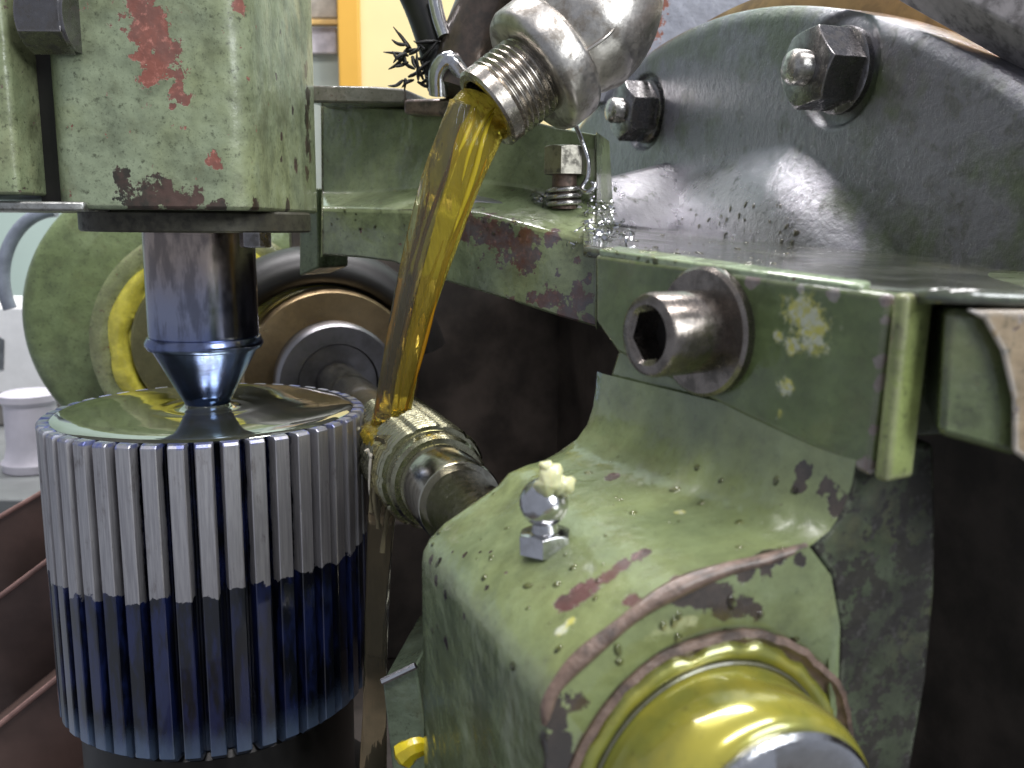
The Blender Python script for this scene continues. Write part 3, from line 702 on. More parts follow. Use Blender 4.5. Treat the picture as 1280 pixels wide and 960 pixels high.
M_LEDGE = paint('wet_ledge_paint', (0.07, 0.075, 0.055), (0.055, 0.055, 0.05), dark=(0.03, 0.028, 0.024), speck=0.4, grime=0.4, edge=0.8, rough=(0.08, 0.25), coat=0.9, seed=12, edgecol=(0.25, 0.33, 0.18), chipcol=((0.12, 0.07, 0.05), (0.05, 0.04, 0.04)))
fr_px = [(730, 309), (830, 322), (930, 337), (1030, 351), (1114, 362), (1180, 361), (1300, 364)]; bk_px = [(730, 262), (830, 280), (930, 294), (1030, 305), (1114, 315), (1200, 327), (1310, 348)]
frp = [bp(x, y, 2.0) for x, y in fr_px[:5]] + [aty(x, y, 80) for x, y in fr_px[5:]]
bkp = [atp(x, y, LAT, NFC + 1) for x, y in bk_px]
F_, B_ = catmull(frp, 8), catmull(bkp, 8)
def ledge_fn(u_, v_):
    i = min(len(F_) - 1, int(round(u_ * (len(F_) - 1)))); p = F_[i] * (1 - v_) + B_[i] * v_
    return p + V(0, 0, 0.25 * math.sin(7 * u_ + 9 * v_) * math.sin(23 * u_ + 2) * v_ * (1 - v_) * 3 - 0.8 * math.sin(PI * v_))
led_o = mesh('ledge', *grid(ledge_fn, len(F_) - 1, 24), M_LEDGE, sd, smooth=70)
lm_ = led_o.modifiers.new('thick', 'SOLIDIFY'); lm_.thickness = 1.3 * S; lm_.offset = 1.0
mesh('core', *prism(core, V(0, 0, -16)), paint('core_dark_paint', (0.07, 0.09, 0.04), (0.05, 0.06, 0.03), speck=0.4, grime=0.6, seed=22), sd, bevel=0.4)
# light painted strip along the plate's top edge
s0, s1 = bp(748, 311, 0.2), bp(1075, 356, 0.2)
mesh('painted_edge', *prism([s0, s1, s1 + NB * 1.7 + V(0, 0, 0.35), s0 + NB * 3.6 + V(0, 0, 0.35)], V(0, 0, -1.1)), paint('pale_edge_paint', (0.30, 0.40, 0.24), (0.34, 0.40, 0.24), speck=0.4, grime=0.3, edge=0.5, rough=(0.15, 0.3), coat=0.6, seed=13), sd, bevel=0.3)
# brown side casting at the picture's edge
rp = [(1205, 368, 79.5), (1290, 368, 79.5), (1350, 370, 79.5), (1350, 650, 79.5), (1284, 580, 79.5), (1264, 566, 79.5), (1264, 500, 79.5), (1250, 440, 79.5), (1228, 400, 79.5)]
rp = [aty(*q) for q in rp]
for q in rp[:3]: q[2] = LZ - 1.45
sidec = mesh('tan_boss', *prism(rp, V(9, 16, 0)), paint('tan_worn_paint', (0.34, 0.25, 0.14), (0.26, 0.20, 0.13), speck=0.9, grime=0.4, edge=1.0, rough=(0.15, 0.4), coat=0.5, seed=14, edgecol=(0.6, 0.58, 0.56), chipcol=((0.5, 0.48, 0.47), (0.12, 0.08, 0.06))), sd, bevel=1.2, seg=3)
g2 = [aty(1168, 364, 110), aty(1215, 366, 110), aty(1250, 430, 110), aty(1272, 500, 110), aty(1264, 572, 110), aty(1150, 540, 110)]
g2 = [aty(1184, 368, 80.8), aty(1240, 368, 80.8), aty(1275, 430, 80.8), aty(1285, 500, 80.8), aty(1275, 574, 80.8), aty(1172, 545, 80.8)]
for q in g2[:2]: q[2] = LZ - 1.5
mesh('green_recess', *prism(g2, V(5, 14, 0)), paint('grimy_recess_paint', (0.11, 0.145, 0.055), (0.10, 0.12, 0.06), speck=0.5, grime=0.6, edge=0.5, rough=(0.15, 0.4), coat=0.6, seed=15), sd, bevel=0.8)

# swivel flange: curved face as a height field on its own plane
FT, FZ, FR = 152.0, -78.0, 0.0
def fcoord(px, py):
    p = atp(px, py, LAT, NFC); return np.dot(p, D), p[2]
pA, pB_, pC = fcoord(1280, 112), fcoord(955, 8), fcoord(775, 92)
# circle through three rim points
(x1, y1), (x2, y2), (x3, y3) = pA, pB_, pC
Mx = np.array([[x2 - x1, y2 - y1], [x3 - x2, y3 - y2]]); bb = np.array([(x2 ** 2 - x1 ** 2 + y2 ** 2 - y1 ** 2) / 2, (x3 ** 2 - x2 ** 2 + y3 ** 2 - y2 ** 2) / 2])
FT, FZ = np.linalg.solve(Mx, bb); FR = math.hypot(x1 - FT, y1 - FZ)
N1, N2 = fcoord(1048, 88), fcoord(806, 140)
bT, bZ = fcoord(985, 330); bW = abs(fcoord(700, 250)[0] - bT)
pk = fcoord(985, 178)
ridge_t, ridge_z = pk
def fheight(t, z):
    h = 0.0
    # conical boss swelling out of the face towards the ledge
    u_ = (t - ridge_t)
    wl = 105.0 if u_ > 0 else 44.0
    top = ridge_z - (abs(u_) / wl) ** (2.1 if u_ > 0 else 1.4) * (ridge_z + 12)
    d_ = top - z
    if d_ > 0: h += 9.0 * (1 - math.exp(-(d_ / 9.0) ** 1.6)) * max(0.0, 1 - (abs(u_) / (wl * 1.15)) ** 2)
    for (nt, nz), r_ in ((N1, 11.2), (N2, 10.4)):
        q = math.hypot(t - nt, z - nz)
        h -= 1.5 / (1 + math.exp((q - r_) * 4.0)) if q < r_ + 3 else 0.0
    return h
nu, nv = 420, 120
vs, fs = [], []
a_lo, a_hi = math.radians(12), math.radians(160)
for i in range(nu + 1):
    a = a_lo + (a_hi - a_lo) * i / nu
    # radial extent: from just under the ledge up to the rim
    for j in range(nv + 1):
        r_in = max(FR * 0.3, min(FR - 4, (LZ - 4 - FZ) / math.sin(a))); rr = r_in + (FR - r_in) * j / nv
        t, z = FT + rr * math.cos(a), FZ + rr * math.sin(a)
        h = fheight(t, z)
        e = max(0.0, rr - (FR - 3.5)); h -= e * e * 0.12
        vs.append(fl(t, z, -h))
for i in range(nu):
    for j in range(nv):
        q = i * (nv + 1) + j; fs.append((q, q + nv + 1, q + nv + 2, q + 1))
# rim going back
r0 = len(vs)
for i in range(nu + 1):
    a = a_lo + (a_hi - a_lo) * i / nu
    vs.append(fl(FT + FR * math.cos(a), FZ + FR * math.sin(a), 11))
for i in range(nu):
    fs.append((i * (nv + 1) + nv, (i + 1) * (nv + 1) + nv, r0 + i + 1, r0 + i))
fg = thing('swivel_flange', fl(FT, LZ, 0), 'big round dark green swivel flange with two hex nuts, upper end of machine', 'flange')
face = mesh('face', vs, fs, None, fg, smooth=60)
m = NT('oily_cast_flange')
big = m.noise(0.045, 5, 0.6, (2, 2, 2)); mid = m.noise(0.2, 6, 0.65, (1, 3, 2)); fine = m.noise(0.7, 6, 0.7, (1, 3, 7))
c = m.mix(m.ss(big, 0.38, 0.54), (0.06, 0.08, 0.034), (0.135, 0.132, 0.158)); c = m.mix(m.math('MULTIPLY', m.ss(mid, 0.5, 0.32), 0.75), c, (0.035, 0.035, 0.028)); c = m.mix(m.math('MULTIPLY', m.ss(fine, 0.58, 0.75), 0.5), c, (0.26, 0.26, 0.27))
bd = m.n('ShaderNodeVectorMath'); bd.operation = 'DOT_PRODUCT'; m.t.links.new(m.pos, bd.inputs[0]); bd.inputs[1].default_value = tuple(-LAT)
bossm = m.ss(m.math('ADD', m.math('ADD', m.math('DIVIDE', bd.outputs['Value'], S), NFC), m.math('MULTIPLY_ADD', mid, 4.0, -2.0)), 0.8, 4.0)
bossm = m.math('MULTIPLY', bossm, m.ss(mid, 0.30, 0.46))
c = m.mix(m.math('MULTIPLY', bossm, 0.8), c, (0.42, 0.41, 0.45))  # boss worn to pale metal, its wet sheen also put into the colour
rg = m.fmix(m.ss(big, 0.35, 0.6), 0.40, 0.22)
nb_ = m.bump(m.noise(0.22, 7, 0.68), 0.55, 1.2); m.set(Base_Color=c, Roughness=rg, Normal=nb_, Coat_Weight=1.0, Coat_Roughness=0.10, Coat_IOR=1.7, Metallic=m.fmix(bossm, 0.35, 0.65))
m.t.links.new(m.bump(m.noise(0.5, 6, 0.7), 0.5, 0.8), m.b.inputs['Coat Normal'])
face.data.materials.append(m.m); FLANGE_MAT = m.m
# bronze ring and steel rim behind the flange
br = thing('bronze_ring', fl(FT, LZ, 20), 'orange brown bronze ring behind the round flange', 'ring')
vs, fs = [], []; ra = [(FR - 12, 12), (FR + 0.5, 12), (FR + 6.5, 14.5), (FR + 6.5, 60), (FR - 12, 60)]; na = 90
for i in range(na + 1):
    a = math.radians(42 + 86 * i / na)
    for r_, o_ in ra: vs.append(fl(FT + r_ * math.cos(a), FZ + r_ * math.sin(a), o_))
for i in range(na):
    for j in range(5): fs.append((i * 5 + j, (i + 1) * 5 + j, (i + 1) * 5 + (j + 1) % 5, i * 5 + (j + 1) % 5))
fs.append((4, 3, 2, 1, 0)); fs.append(tuple(na * 5 + j for j in range(5)))
mesh('ring_body', vs, fs, metal('bronze_ring_metal', (0.42, 0.25, 0.11), 0.35, 0.5, 0.35, scale=0.08), br, smooth=40)
st = thing('steel_guard_bar', aty(1250, 20, 190), 'worn bright steel bar behind the bronze ring at the corner', 'bar')
mesh('bar', *prism([aty(1150, -30, 170), aty(1345, 75, 150), aty(1345, -40, 150), aty(1250, -70, 160)], V(0, 14, 0)), metal('chipped_grey_steel', (0.50, 0.46, 0.46), 0.45, 0.6, 0.4, metallic=0.2, scale=0.25), st, bevel=0.6)

def stud_nut(base_tz, af, h, label, rot):
    nrm = -LAT; c_ = fl(base_tz[0], base_tz[1], 1.6)
    t_ = thing('flange_nut', c_, label, 'nut', 'hex nuts on the round flange')
    mesh('washer', *lathe([(af * 0.60, 0.0), (af * 0.60, 1.4), (af * 0.57, 1.7)], c_, nrm, 64), M_NUT, t_)
    mesh('nut_body', *hexprism(c_ + nrm * 1.6, nrm, af, h, rot=rot), M_NUT, t_, bevel=0.12)
    r_ = af * 0.24
    mesh('stud', *lathe([(r_, h), (r_, h + 4.2), (r_ * 0.86, h + 5.0), (r_ * 0.45, h + 5.5), (0.01, h + 5.7)], c_, nrm, 48), M_STEEL, t_, smooth=50)
    return t_
stud_nut(N1, 14.6, 8.5, 'larger of two hex nuts, high on the round dark flange', 0.15)
stud_nut(N2, 14.6, 8.0, 'hex nut just beside the pipe elbow, lower on the round flange', 0.35)

# grey panel with red primer behind
bk = mesh('rear_panel', *prism([aty(690, -60, 300), aty(1000, -60, 300), aty(1000, 130, 300), aty(690, 130, 300)], V(0, 10, 0)), None, None, bevel=1, label='blue grey panel with a red primer patch behind the pipe elbow', cat='panel')
bk.data.materials.append(paint('blue_grey_panel_paint', (0.30, 0.31, 0.36), (0.36, 0.37, 0.42), bl=blobs([bk], [(818, 5, 16), (812, 30, 15), (806, 50, 12)]), chipcol=((0.30, 0.09, 0.045), (0.24, 0.10, 0.07)), grime=0.15, rough=(0.25, 0.4), seed=17))

# =================================================================== GREEN CROSS BEAM (behind the oil stream)
bm_ = thing('cross_beam', aty(560, 340, 215), 'chipped green cross beam running behind the falling oil', 'beam')
st_ = [ # px stations: (x, y_bottom, y_lowtop, y_ledgeback, y_top, depth)
    (402, 319, 258, 242, 132, 238), (450, 322, 259, 242, 133, 230), (490, 327, 260, 240, 135, 224), (548, 349, 262, 236, 138, 214), (600, 364, 264, 232, 140, 207), (660, 383, 279, 240, 150, 199), (700, 396, 290, 250, 160, 194), (746, 409, 304, 262, 168, 189.5)]
vs = []; nst = len(st_)
for (x, yb, yl, yk, yt, y) in st_:
    vs += [aty(x, yb, y) + V(8, 30, 0), aty(x, yb, y), aty(x, yl + 4, y), aty(x, yl, y + 0.8), aty(x, yk, y + 16), aty(x, yk - 6, y + 17.0), aty(x, yt, y + 17.5), aty(x, yt, y + 17.5) + V(5, 22, 0)]
fs = []; k8 = 8
for i in range(nst - 1):
    for j in range(k8):
        j2 = (j + 1) % k8; fs.append((i * k8 + j, (i + 1) * k8 + j, (i + 1) * k8 + j2, i * k8 + j2))
fs.append(tuple(reversed(range(k8)))); fs.append(tuple((nst - 1) * k8 + j for j in range(k8)))
beam = mesh('body', vs, fs, None, bm_, smooth=30, bevel=0.5)
bchip = blobs([beam], [(590, 285, 22), (610, 292, 22), (632, 300, 24), (650, 310, 24), (655, 325, 18), (668, 322, 12), (690, 370, 12), (680, 378, 10), (725, 375, 13), (722, 360, 9), (712, 395, 14), (735, 398, 10), (664, 372, 7), (698, 345, 7), (600, 365, 9), (640, 375, 8), (720, 325, 6), (690, 300, 10), (735, 350, 6)])
beam.data.materials.append(paint('beam_green_paint', (0.22, 0.27, 0.14), (0.255, 0.30, 0.155), bl=bchip, chipcol=((0.13, 0.055, 0.04), (0.12, 0.10, 0.105)), speck=0.45, grime=0.42, edge=0.9, rough=(0.15, 0.40), coat=0.7, seed=18, fleck=0.6))
capb = [aty(384, 128, 240), aty(384, 106, 240), aty(470, 108, 236), aty(507, 111, 233), aty(507, 130, 233)]
mesh('top_cap', *prism(capb, V(6, 26, 0)), paint('cap_grimy_paint', (0.16, 0.15, 0.12), (0.12, 0.11, 0.09), speck=0.6, grime=0.5, seed=19), bm_, bevel=0.6)
capc = [aty(504, 142, 231), aty(504, 124, 231), aty(560, 122, 226), aty(568, 128, 225), aty(568, 146, 225)]
mesh('rusty_cap', *prism(capc, V(6, 22, 0)), metal('rusty_cap_metal', (0.22, 0.15, 0.13), 0.35, 0.8, 0.5, metallic=0.4, coat=0.5), bm_, bevel=0.8)
def shoulder(u_, v_):
    x = 560 + 350 * u_; yb = 246 + 58 * u_; k = max(0.0, (x - 730) / 180.0); yt = 232 - 8 * u_ - 42 * k ** 1.1
    lum = 1.2 * math.sin(9 * u_ + 2) * math.sin(5 * v_ + 1) + 0.6 * math.sin(17 * u_ + 6 * v_)
    return aty(x, yb + (yt - yb) * v_, 205 + 9 * (1 - u_) ** 2 + 62 * max(0, u_ - 0.3) + 26 * v_ ** 1.6 + lum)
sho = mesh('shoulder', *grid(shoulder, 50, 18), FLANGE_MAT, bm_, smooth=80)
so_ = sho.modifiers.new('thick', 'SOLIDIFY'); so_.thickness = 6 * S; so_.offset = 1.0
# slim green post in the gap beside the tailstock
mesh('slotted_post', *prism([aty(374, 345, 262), aty(374, 235, 262), aty(398, 235, 258), aty(398, 335, 258)], V(6, 14, 0)), paint('post_paint', (0.20, 0.25, 0.14), (0.17, 0.2, 0.12), speck=0.5, grime=0.5, seed=20), bm_, bevel=0.6)
# guard arch over the collars
arch = []
for k in range(25):
    a = math.radians(15 + 120 * k / 24); arch.append(arb(246, 40 * math.cos(a) - 2, 40 * math.sin(a) - 3))
mesh('guard_arch', *tube(arch, 6.0, 10, True, lambda i, a: (1.0, 1.6)), M_BLACK, bm_, smooth=60)

# spring-loaded bolt on the beam
SB = hit([beam], 705, 262)[0]; SB = aty(705, 258, SB[1] + 1.0)
sb = thing('spring_bolt', SB, 'small hex bolt with coil spring standing on the cross beam', 'bolt')
uu = SB[1] / FPX
mesh('hex_head', *hexprism(SB + V(0, 0, 38 * uu), V(0, 0, 1), 46 * uu, 34 * uu, rot=0.3), metal('dull_bolt_steel', (0.33, 0.31, 0.26), 0.4, 0.6, 0.5, edge=0.5), sb, bevel=0.1)
mesh('shank', *lathe([(15 * uu, -3 * uu), (15 * uu, 40 * uu)], SB, V(0, 0, 1), 32), metal('rusty_shank', (0.20, 0.14, 0.11), 0.5, 0.6, 0.5, metallic=0.6), sb)
coil = [SB + V(19 * uu * math.cos(t), 19 * uu * math.sin(t), -2 * uu + 26 * uu * t / (2 * PI * 3.2)) for t in np.linspace(0, 2 * PI * 3.2, 90)]
mesh('coil_spring', *tube(coil, 3.2 * uu, 8), M_STEEL, sb, smooth=70)
wy = SB[1] - 4
wire = catmull([aty(716, 138, wy + 4), aty(718, 152, wy + 3), aty(728, 178, wy), aty(735, 200, wy), aty(734, 222, wy), aty(727, 236, wy - 0.5), aty(735, 240, wy - 2), aty(744, 232, wy - 2), aty(740, 228, wy)], 6)
mesh('tie_wire', *tube(wire, 0.55, 8), M_SHAFT, smooth=70, label='thin bright wire hooked down beside the spring bolt', cat='wire')

# =================================================================== OIL PIPE (upper middle)
PE = aty(607, 138, 192); PA = unit(V(0.74, 0.26, 0.60))
pipe = thing('oil_pipe', PE, 'worn cast metal pipe elbow with threaded mouth pouring oil', 'pipe')
prof = [(6.4, 14.0), (6.4, 0.3), (6.9, 0.0), (8.1, 0.0), (8.7, 0.5), (8.7, 3.0)]
s_ = 3.2
while s_ < 12.6: prof += [(8.05, s_), (8.75, s_ + 0.55), (8.75, s_ + 0.75), (8.05, s_ + 1.3)]; s_ += 1.45
prof += [(8.0, 14.5)]
mesh('threaded_mouth', *lathe(prof, PE, PA, 72), M_THREAD, pipe, smooth=30)
mesh('banded_lip', *lathe([(8.0, 12.2), (11.8, 11.8), (13.2, 12.4), (13.8, 13.6), (13.8, 18.4), (13.2, 19.6), (11.0, 20.4)], PE, PA, 72), M_CASTPIPE, pipe, smooth=55)
c0 = PE + PA * 19.5
path = catmull([c0, c0 + PA * 5, c0 + PA * 9.5 + V(0.3, 0.5, 1.2), c0 + PA * 12 + V(0, 1, 5), c0 + PA * 13 + V(-1.5, 2, 12), c0 + PA * 13 + V(-3.5, 3, 26), c0 + PA * 13 + V(-5, 4, 46)], 6)
rads = [9.8 + 3.3 * min(1, i / 8) ** 0.8 for i in range(len(path))]
elb = mesh('elbow', *tube(path, rads, 48), M_CASTPIPE, pipe, smooth=70)
seam = [p + unit(V(0.28, -0.93, -0.22)) * (r_ + 0.02) for p, r_ in zip(path, rads)][:26]
mesh('cast_seam', *tube(seam, 0.32, 6), M_CASTPIPE, elb, smooth=70)

# dark greasy hose fitting behind the pipe
dk = thing('hose_fitting', aty(590, 110, 225), 'black greasy hose and fitting beside the pipe mouth', 'hose')
mesh('hose', *tube(catmull([aty(505, -40, 228), aty(528, 10, 228), aty(545, 60, 226), aty(556, 108, 224)], 8), [4.2] * 25, 20), plain('black_rubber', (0.012, 0.012, 0.012), 0.35), dk, smooth=70)
mesh('body', *tube(catmull([aty(640, -50, 228), aty(615, 10, 226), aty(592, 60, 224), aty(572, 118, 222)], 8), [9.5 - 0.10 * i for i in range(25)], 28), metal('brown_greasy_metal', (0.10, 0.075, 0.06), 0.35, 0.7, 0.5, metallic=0.6, coat=0.5), dk, smooth=70)
mesh('clamp', *tube(catmull([aty(548, 118, 219), aty(548, 90, 217), aty(562, 75, 216), aty(580, 95, 217)], 6), 2.2, 12), M_SHAFT, dk, smooth=70)
mesh('bright_rod', *tube(catmull([aty(541, -10, 222), aty(548, 22, 221), aty(556, 46, 220)], 6), 1.6, 12), M_SHAFT, dk, smooth=70)
vs, fs = [], []
for k in range(34):
    c_ = aty(rnd.uniform(503, 535), rnd.uniform(45, 108), rnd.uniform(221, 226)); dv = unit(V(rnd.uniform(-1, 1), rnd.uniform(-.5, .5), rnd.uniform(-1, 1))) * rnd.uniform(2.5, 6.5)
    v_, f_ = tube(catmull([c_, c_ + dv * 0.5 + nrng.normal(0, 0.5, 3), c_ + dv], 3), [0.25, 0.4, 0.45, 0.4, 0.35, 0.25, 0.1], 6)
    b_ = len(vs); vs += v_; fs += [tuple(i + b_ for i in f) for f in f_]
mesh('swarf_tuft', vs, fs, M_BLACK, smooth=60, kind='stuff', label='dark tuft of metal swarf beside the black hose', cat='swarf')

# =================================================================== OIL STREAM
ctrl = [(605, 134, 195, 5.8), (594, 152, 193, 6.2), (579, 190, 191, 6.0), (563, 240, 191, 5.4), (545, 300, 192, 4.9), (527, 360, 193, 4.5), (511, 420, 194, 4.2), (498, 475, 195, 4.0), (489, 520, 196, 4.0), (485, 545, 196, 4.3)]
P_ = catmull([aty(x, y, z) for x, y, z, r_ in ctrl], 10); Rr = [float(v[0]) for v in catmull([V(r_, 0) for *_q, r_ in ctrl], 10)]
def sshape(i, a):
    tw = 2.0 * i
    q = 1 + 0.05 * math.cos(2 * a + 3 * tw) + 0.03 * math.cos(3 * a - 7 * i + 1) + 0.02 * math.cos(a + 14 * i)
    return q * 1.0, q * 0.72
vs, fs = tube(P_, Rr, 48, True, sshape)
ost = thing('oil_stream', P_[-1], 'amber cutting oil stream pouring from the pipe onto the hob', 'oil stream')
mesh('core', vs, fs, M_OIL, ost, smooth=80)
M_OILY = oil_mat('oil_highlight_streak', (1.0, 0.78, 0.06), 0.02, 1.3, 0.4, 0.5, (1, 1, 0.05), 0.6)  # yellow strands stand in for bright highlights along the stream
M_OILO = oil_mat('orange_oil_streak', (1.0, 0.50, 0.03), 0.02, 1.3, 0.4, 0.5, (1, 1, 0.05), 0.6)
for off, dy, i0, i1, r_, mt_ in ((0.60, -0.52, 6, 44, 0.45, M_OILY), (0.35, -0.62, 2, 30, 0.35, M_OILY), (-0.15, -0.66, 2, 26, 0.5, M_OILY), (0.80, -0.25, 22, 86, 0.55, M_OILO), (-0.80, -0.2, 30, 88, 0.45, M_OILO), (0.25, -0.62, 40, 78, 0.4, M_OILY), (-0.4, -0.6, 12, 60, 0.3, M_OILO)):
    sp = []
    for k in range(i0, i1):
        w_ = off + 0.10 * math.sin(k * 0.16 + off * 5); sp.append(P_[k] + V(w_ * Rr[k], dy * Rr[k], 0))
    nn_ = len(sp); mesh('streak', *tube(sp, [0.1 + r_ * math.sin(PI * k / (nn_ - 1)) ** 0.7 for k in range(nn_)], 10), mt_, ost, smooth=80)
vctrl = [(574, 128, 189, 2.2), (565, 160, 188, 2.4), (550, 210, 187.5, 2.8), (532, 270, 188.5, 2.6), (513, 340, 189.5, 2.3), (497, 410, 190.5, 2.1), (485, 470, 192, 1.9), (477, 525, 193, 1.8)]
P2 = catmull([aty(x, y, z) for x, y, z, r_ in vctrl], 10); R2 = [float(v[0]) for v in catmull([V(r_, 0) for *_q, r_ in vctrl], 10)]
vs, fs = tube(P2, R2, 32, True, lambda i, a: ((1 + 0.1 * math.cos(3 * a + 8 * i)), 0.5 * (1 + 0.15 * math.cos(4 * a + 5 * i))))
mesh('veil', vs, fs, M_OILTHIN, ost, smooth=80)
# oil splash where it lands and the sheet running down beside the gear
SPc = aty(487, 545, 195)
vs, fs = lathe([(0.01, -3.2), (3.4, -2.6), (5.6, -1.2), (6.4, 0.2), (5.4, 1.6), (3.6, 2.4), (0.01, 2.7)], SPc, unit(V(0.1, -0.2, 1)), 40, wob=lambda t, i: 1 + 0.16 * math.sin(3 * t + i) + 0.10 * math.sin(7 * t + 2 * i))
mesh('oil_splash', vs, fs, M_OIL, smooth=80, label='orange oil mound where the stream lands on the hob', cat='oil splash')
rs = thing('oil_strands', aty(480, 640, 186), 'thread-like oil strands with highlights painted white, hanging under the stream at the hob', 'oil strands')
M_STR = oil_mat('whitened_highlight_oil', (0.97, 0.90, 0.74), 0.05, 1.4, 0.0, 0.2, (1, 1, 1), 0.35)  # oil whitened so the strands carry painted highlights
for pts, r_ in (([(470, 548), (482, 556), (480, 590), (474, 640)], 0.55), ([(488, 556), (478, 585), (470, 612), (475, 660)], 0.7), ([(497, 560), (490, 590), (484, 640), (478, 690)], 0.45), ([(458, 562), (464, 570), (472, 572), (486, 562)], 0.5), ([(500, 548), (495, 566), (492, 600)], 0.4), ([(464, 570), (462, 600), (466, 640)], 0.4)):
    pa = catmull([aty(x, y, 183 + 0.05 * (x - 460)) for x, y in pts], 6)
    mesh('strand', *tube(pa, [r_ * (0.6 + 0.5 * abs(math.sin(k * 0.55 + r_ * 9))) for k in range(len(pa))], 8), M_STR, rs, smooth=80)
ctrl = [(483, 545, 184, 3.0), (482, 580, 182, 2.9), (479, 640, 181, 2.8), (474, 720, 180, 2.5), (470, 800, 179, 2.3), (467, 880, 178, 2.5), (466, 960, 177, 2.8), (466, 1040, 176, 3.0)]
P_ = catmull([aty(x, y, z) for x, y, z, r_ in ctrl], 8); Rr = [float(v[0]) for v in catmull([V(r_, 0) for *_q, r_ in ctrl], 8)]
vs, fs = tube(P_, Rr, 32, True, lambda i, a: ((1 + 0.12 * math.cos(3 * a + 9 * i)), 0.55 * (1 + 0.12 * math.cos(3 * a + 9 * i))))
mesh('oil_runoff', vs, fs, oil_mat('runoff_oil', (0.97, 0.88, 0.62), 0.04, 1.09, 0.5, 0.5, (1, 1, 0.06), 0.97), smooth=80, label='thin oil sheet running down between gear and housing', cat='oil runoff')

# =================================================================== LEFT BACKGROUND
wc = thing('way_cover', aty(10, 800, 290) + V(0, 0, -30), 'brown stepped way cover plates left of the gear', 'way cover')
M_BRN = plain('brown_oily_sheet', (0.11, 0.068, 0.055), 0.45, var=0.35, scale=0.03)
M_BRE = plain('pinkish_sheet_edge', (0.34, 0.20, 0.17), 0.5, var=0.3, scale=0.1)
for k, (pa, pb2, y) in enumerate((((-60, 682), (60, 612), 300), ((-60, 792), (70, 694), 270), ((-60, 955), (85, 838), 240), ((-60, 1120), (95, 990), 220))):
    a0, a1 = aty(*pa, y), aty(*pb2, y + 6)
    a1 = a1 + (a1 - a0) * 0.5
    cvp = mesh('cover_plate', *prism([a0, a1, a1 + V(4, 6, -60), a0 + V(4, 6, -60)], V(-2, 26, 0)), M_BRN, wc, bevel=0.6)
    mesh('plate_edge', *tube([a0 + V(0, -0.5, 0.3), a1 + V(0, -0.5, 0.3)], 0.8, 8), M_BRE, cvp)
mesh('pale_rail', *prism([aty(-40, 678, 312), aty(46, 622, 318), aty(46, 640, 318), aty(-40, 706, 312)], V(0, 8, 0)), plain('pale_rail', (0.5, 0.47, 0.5), 0.4), wc, bevel=0.6)
sbx = thing('paper_box', aty(15, 490, 520), 'white carton box in the blurred distance behind the wheel', 'box')
M_WH = plain('white_card', (0.80, 0.80, 0.80), 0.6, var=0.05)
b_ = aty(-80, 492, 520); t_ = aty(62, 384, 520)
ctn = mesh('carton', *box(b_[0], t_[0], 520, 600, b_[2], t_[2]), M_WH, sbx, bevel=1.5)
mesh('printed_mark', *prism([aty(-4, 462, 519), aty(4, 462, 519), aty(5, 425, 519), aty(-4, 420, 519)], V(0, 0.5, 0)), plain('grey_print', (0.12, 0.13, 0.14), 0.6), ctn, smooth=0)
c_ = aty(44, 585, 430)
cup = thing('plastic_pot', c_, 'pale plastic pot standing behind the gear on its far side', 'pot')
mesh('wall', *lathe([(14, 0), (14.6, 4), (13.0, 6), (11.6, 12), (11.6, 32), (13.4, 34), (13.4, 37), (11, 38)], c_, V(0, 0, 1), 48), plain('pale_plastic', (0.66, 0.63, 0.70), 0.45, var=0.06), cup, smooth=40)
shf = thing('grey_bench', aty(20, 640, 440) + V(0, 0, -60), 'grey workbench under the white carton in the distance', 'bench')
q0 = aty(-100, 588, 400); 
mesh('top', *box(-420, -80, 380, 640, c_[2] - 10, c_[2] - 0.3), plain('bench_grey', (0.20, 0.21, 0.21), 0.5, scale=0.02), shf, bevel=1)
mesh('cabinet', *box(-415, -90, 385, 640, -300, c_[2] - 10.3), plain('bench_side', (0.16, 0.17, 0.17), 0.5, scale=0.02), shf, bevel=1)
b2 = aty(-80, 500, 522); mesh('riser', *box(b2[0], aty(62, 500, 522)[0], 522, 600, c_[2] - 0.2, b_[2] - 0.2), plain('riser_grey', (0.18, 0.17, 0.16), 0.6), shf, bevel=1)
hose = []
for k in range(20):
    a = math.radians(90 + 120 * k / 19); hose.append(aty(70 + 66 * math.cos(a), 345 - 82 * math.sin(a), 372))
mesh('grey_hose', *tube(hose, 2.6, 12), plain('grey_hose_rubber', (0.25, 0.28, 0.34), 0.4), smooth=70, label='curved grey hose behind the round green housing', cat='hose')

# upper background: yellow cabinet and shelf
yc = thing('yellow_cabinet', aty(480, 200, 760) + V(0, 0, -150), 'yellow steel cabinet in the blurred background', 'cabinet')
a0, a1 = aty(446, 300, 760), aty(720, -140, 760)
mesh('door', *box(a0[0] + 0.2, a1[0], 760, 800, a0[2], a1[2]), plain('cream_yellow_paint', (0.88, 0.72, 0.36), 0.45, var=0.05, scale=0.01), yc, bevel=2)
e0_, e1_ = aty(428, 300, 756), aty(446, -140, 756)
mesh('frame_post', *box(e0_[0], e1_[0], 756, 800, e0_[2], e1_[2]), plain('orange_yellow_paint', (0.72, 0.40, 0.06), 0.45, var=0.05, scale=0.01), yc, bevel=1.5)
sh = thing('storage_shelf', aty(400, 200, 800) + V(0, 0, -150), 'grey shelf with pale panels left of the yellow cabinet', 'shelf')
a0, a1 = aty(330, 300, 800), aty(427, -140, 800)
mesh('panel', *box(a0[0], a1[0], 800, 820, a0[2], a1[2]), plain('shelf_panel', (0.46, 0.52, 0.47), 0.6, var=0.1, scale=0.01), sh, bevel=1)
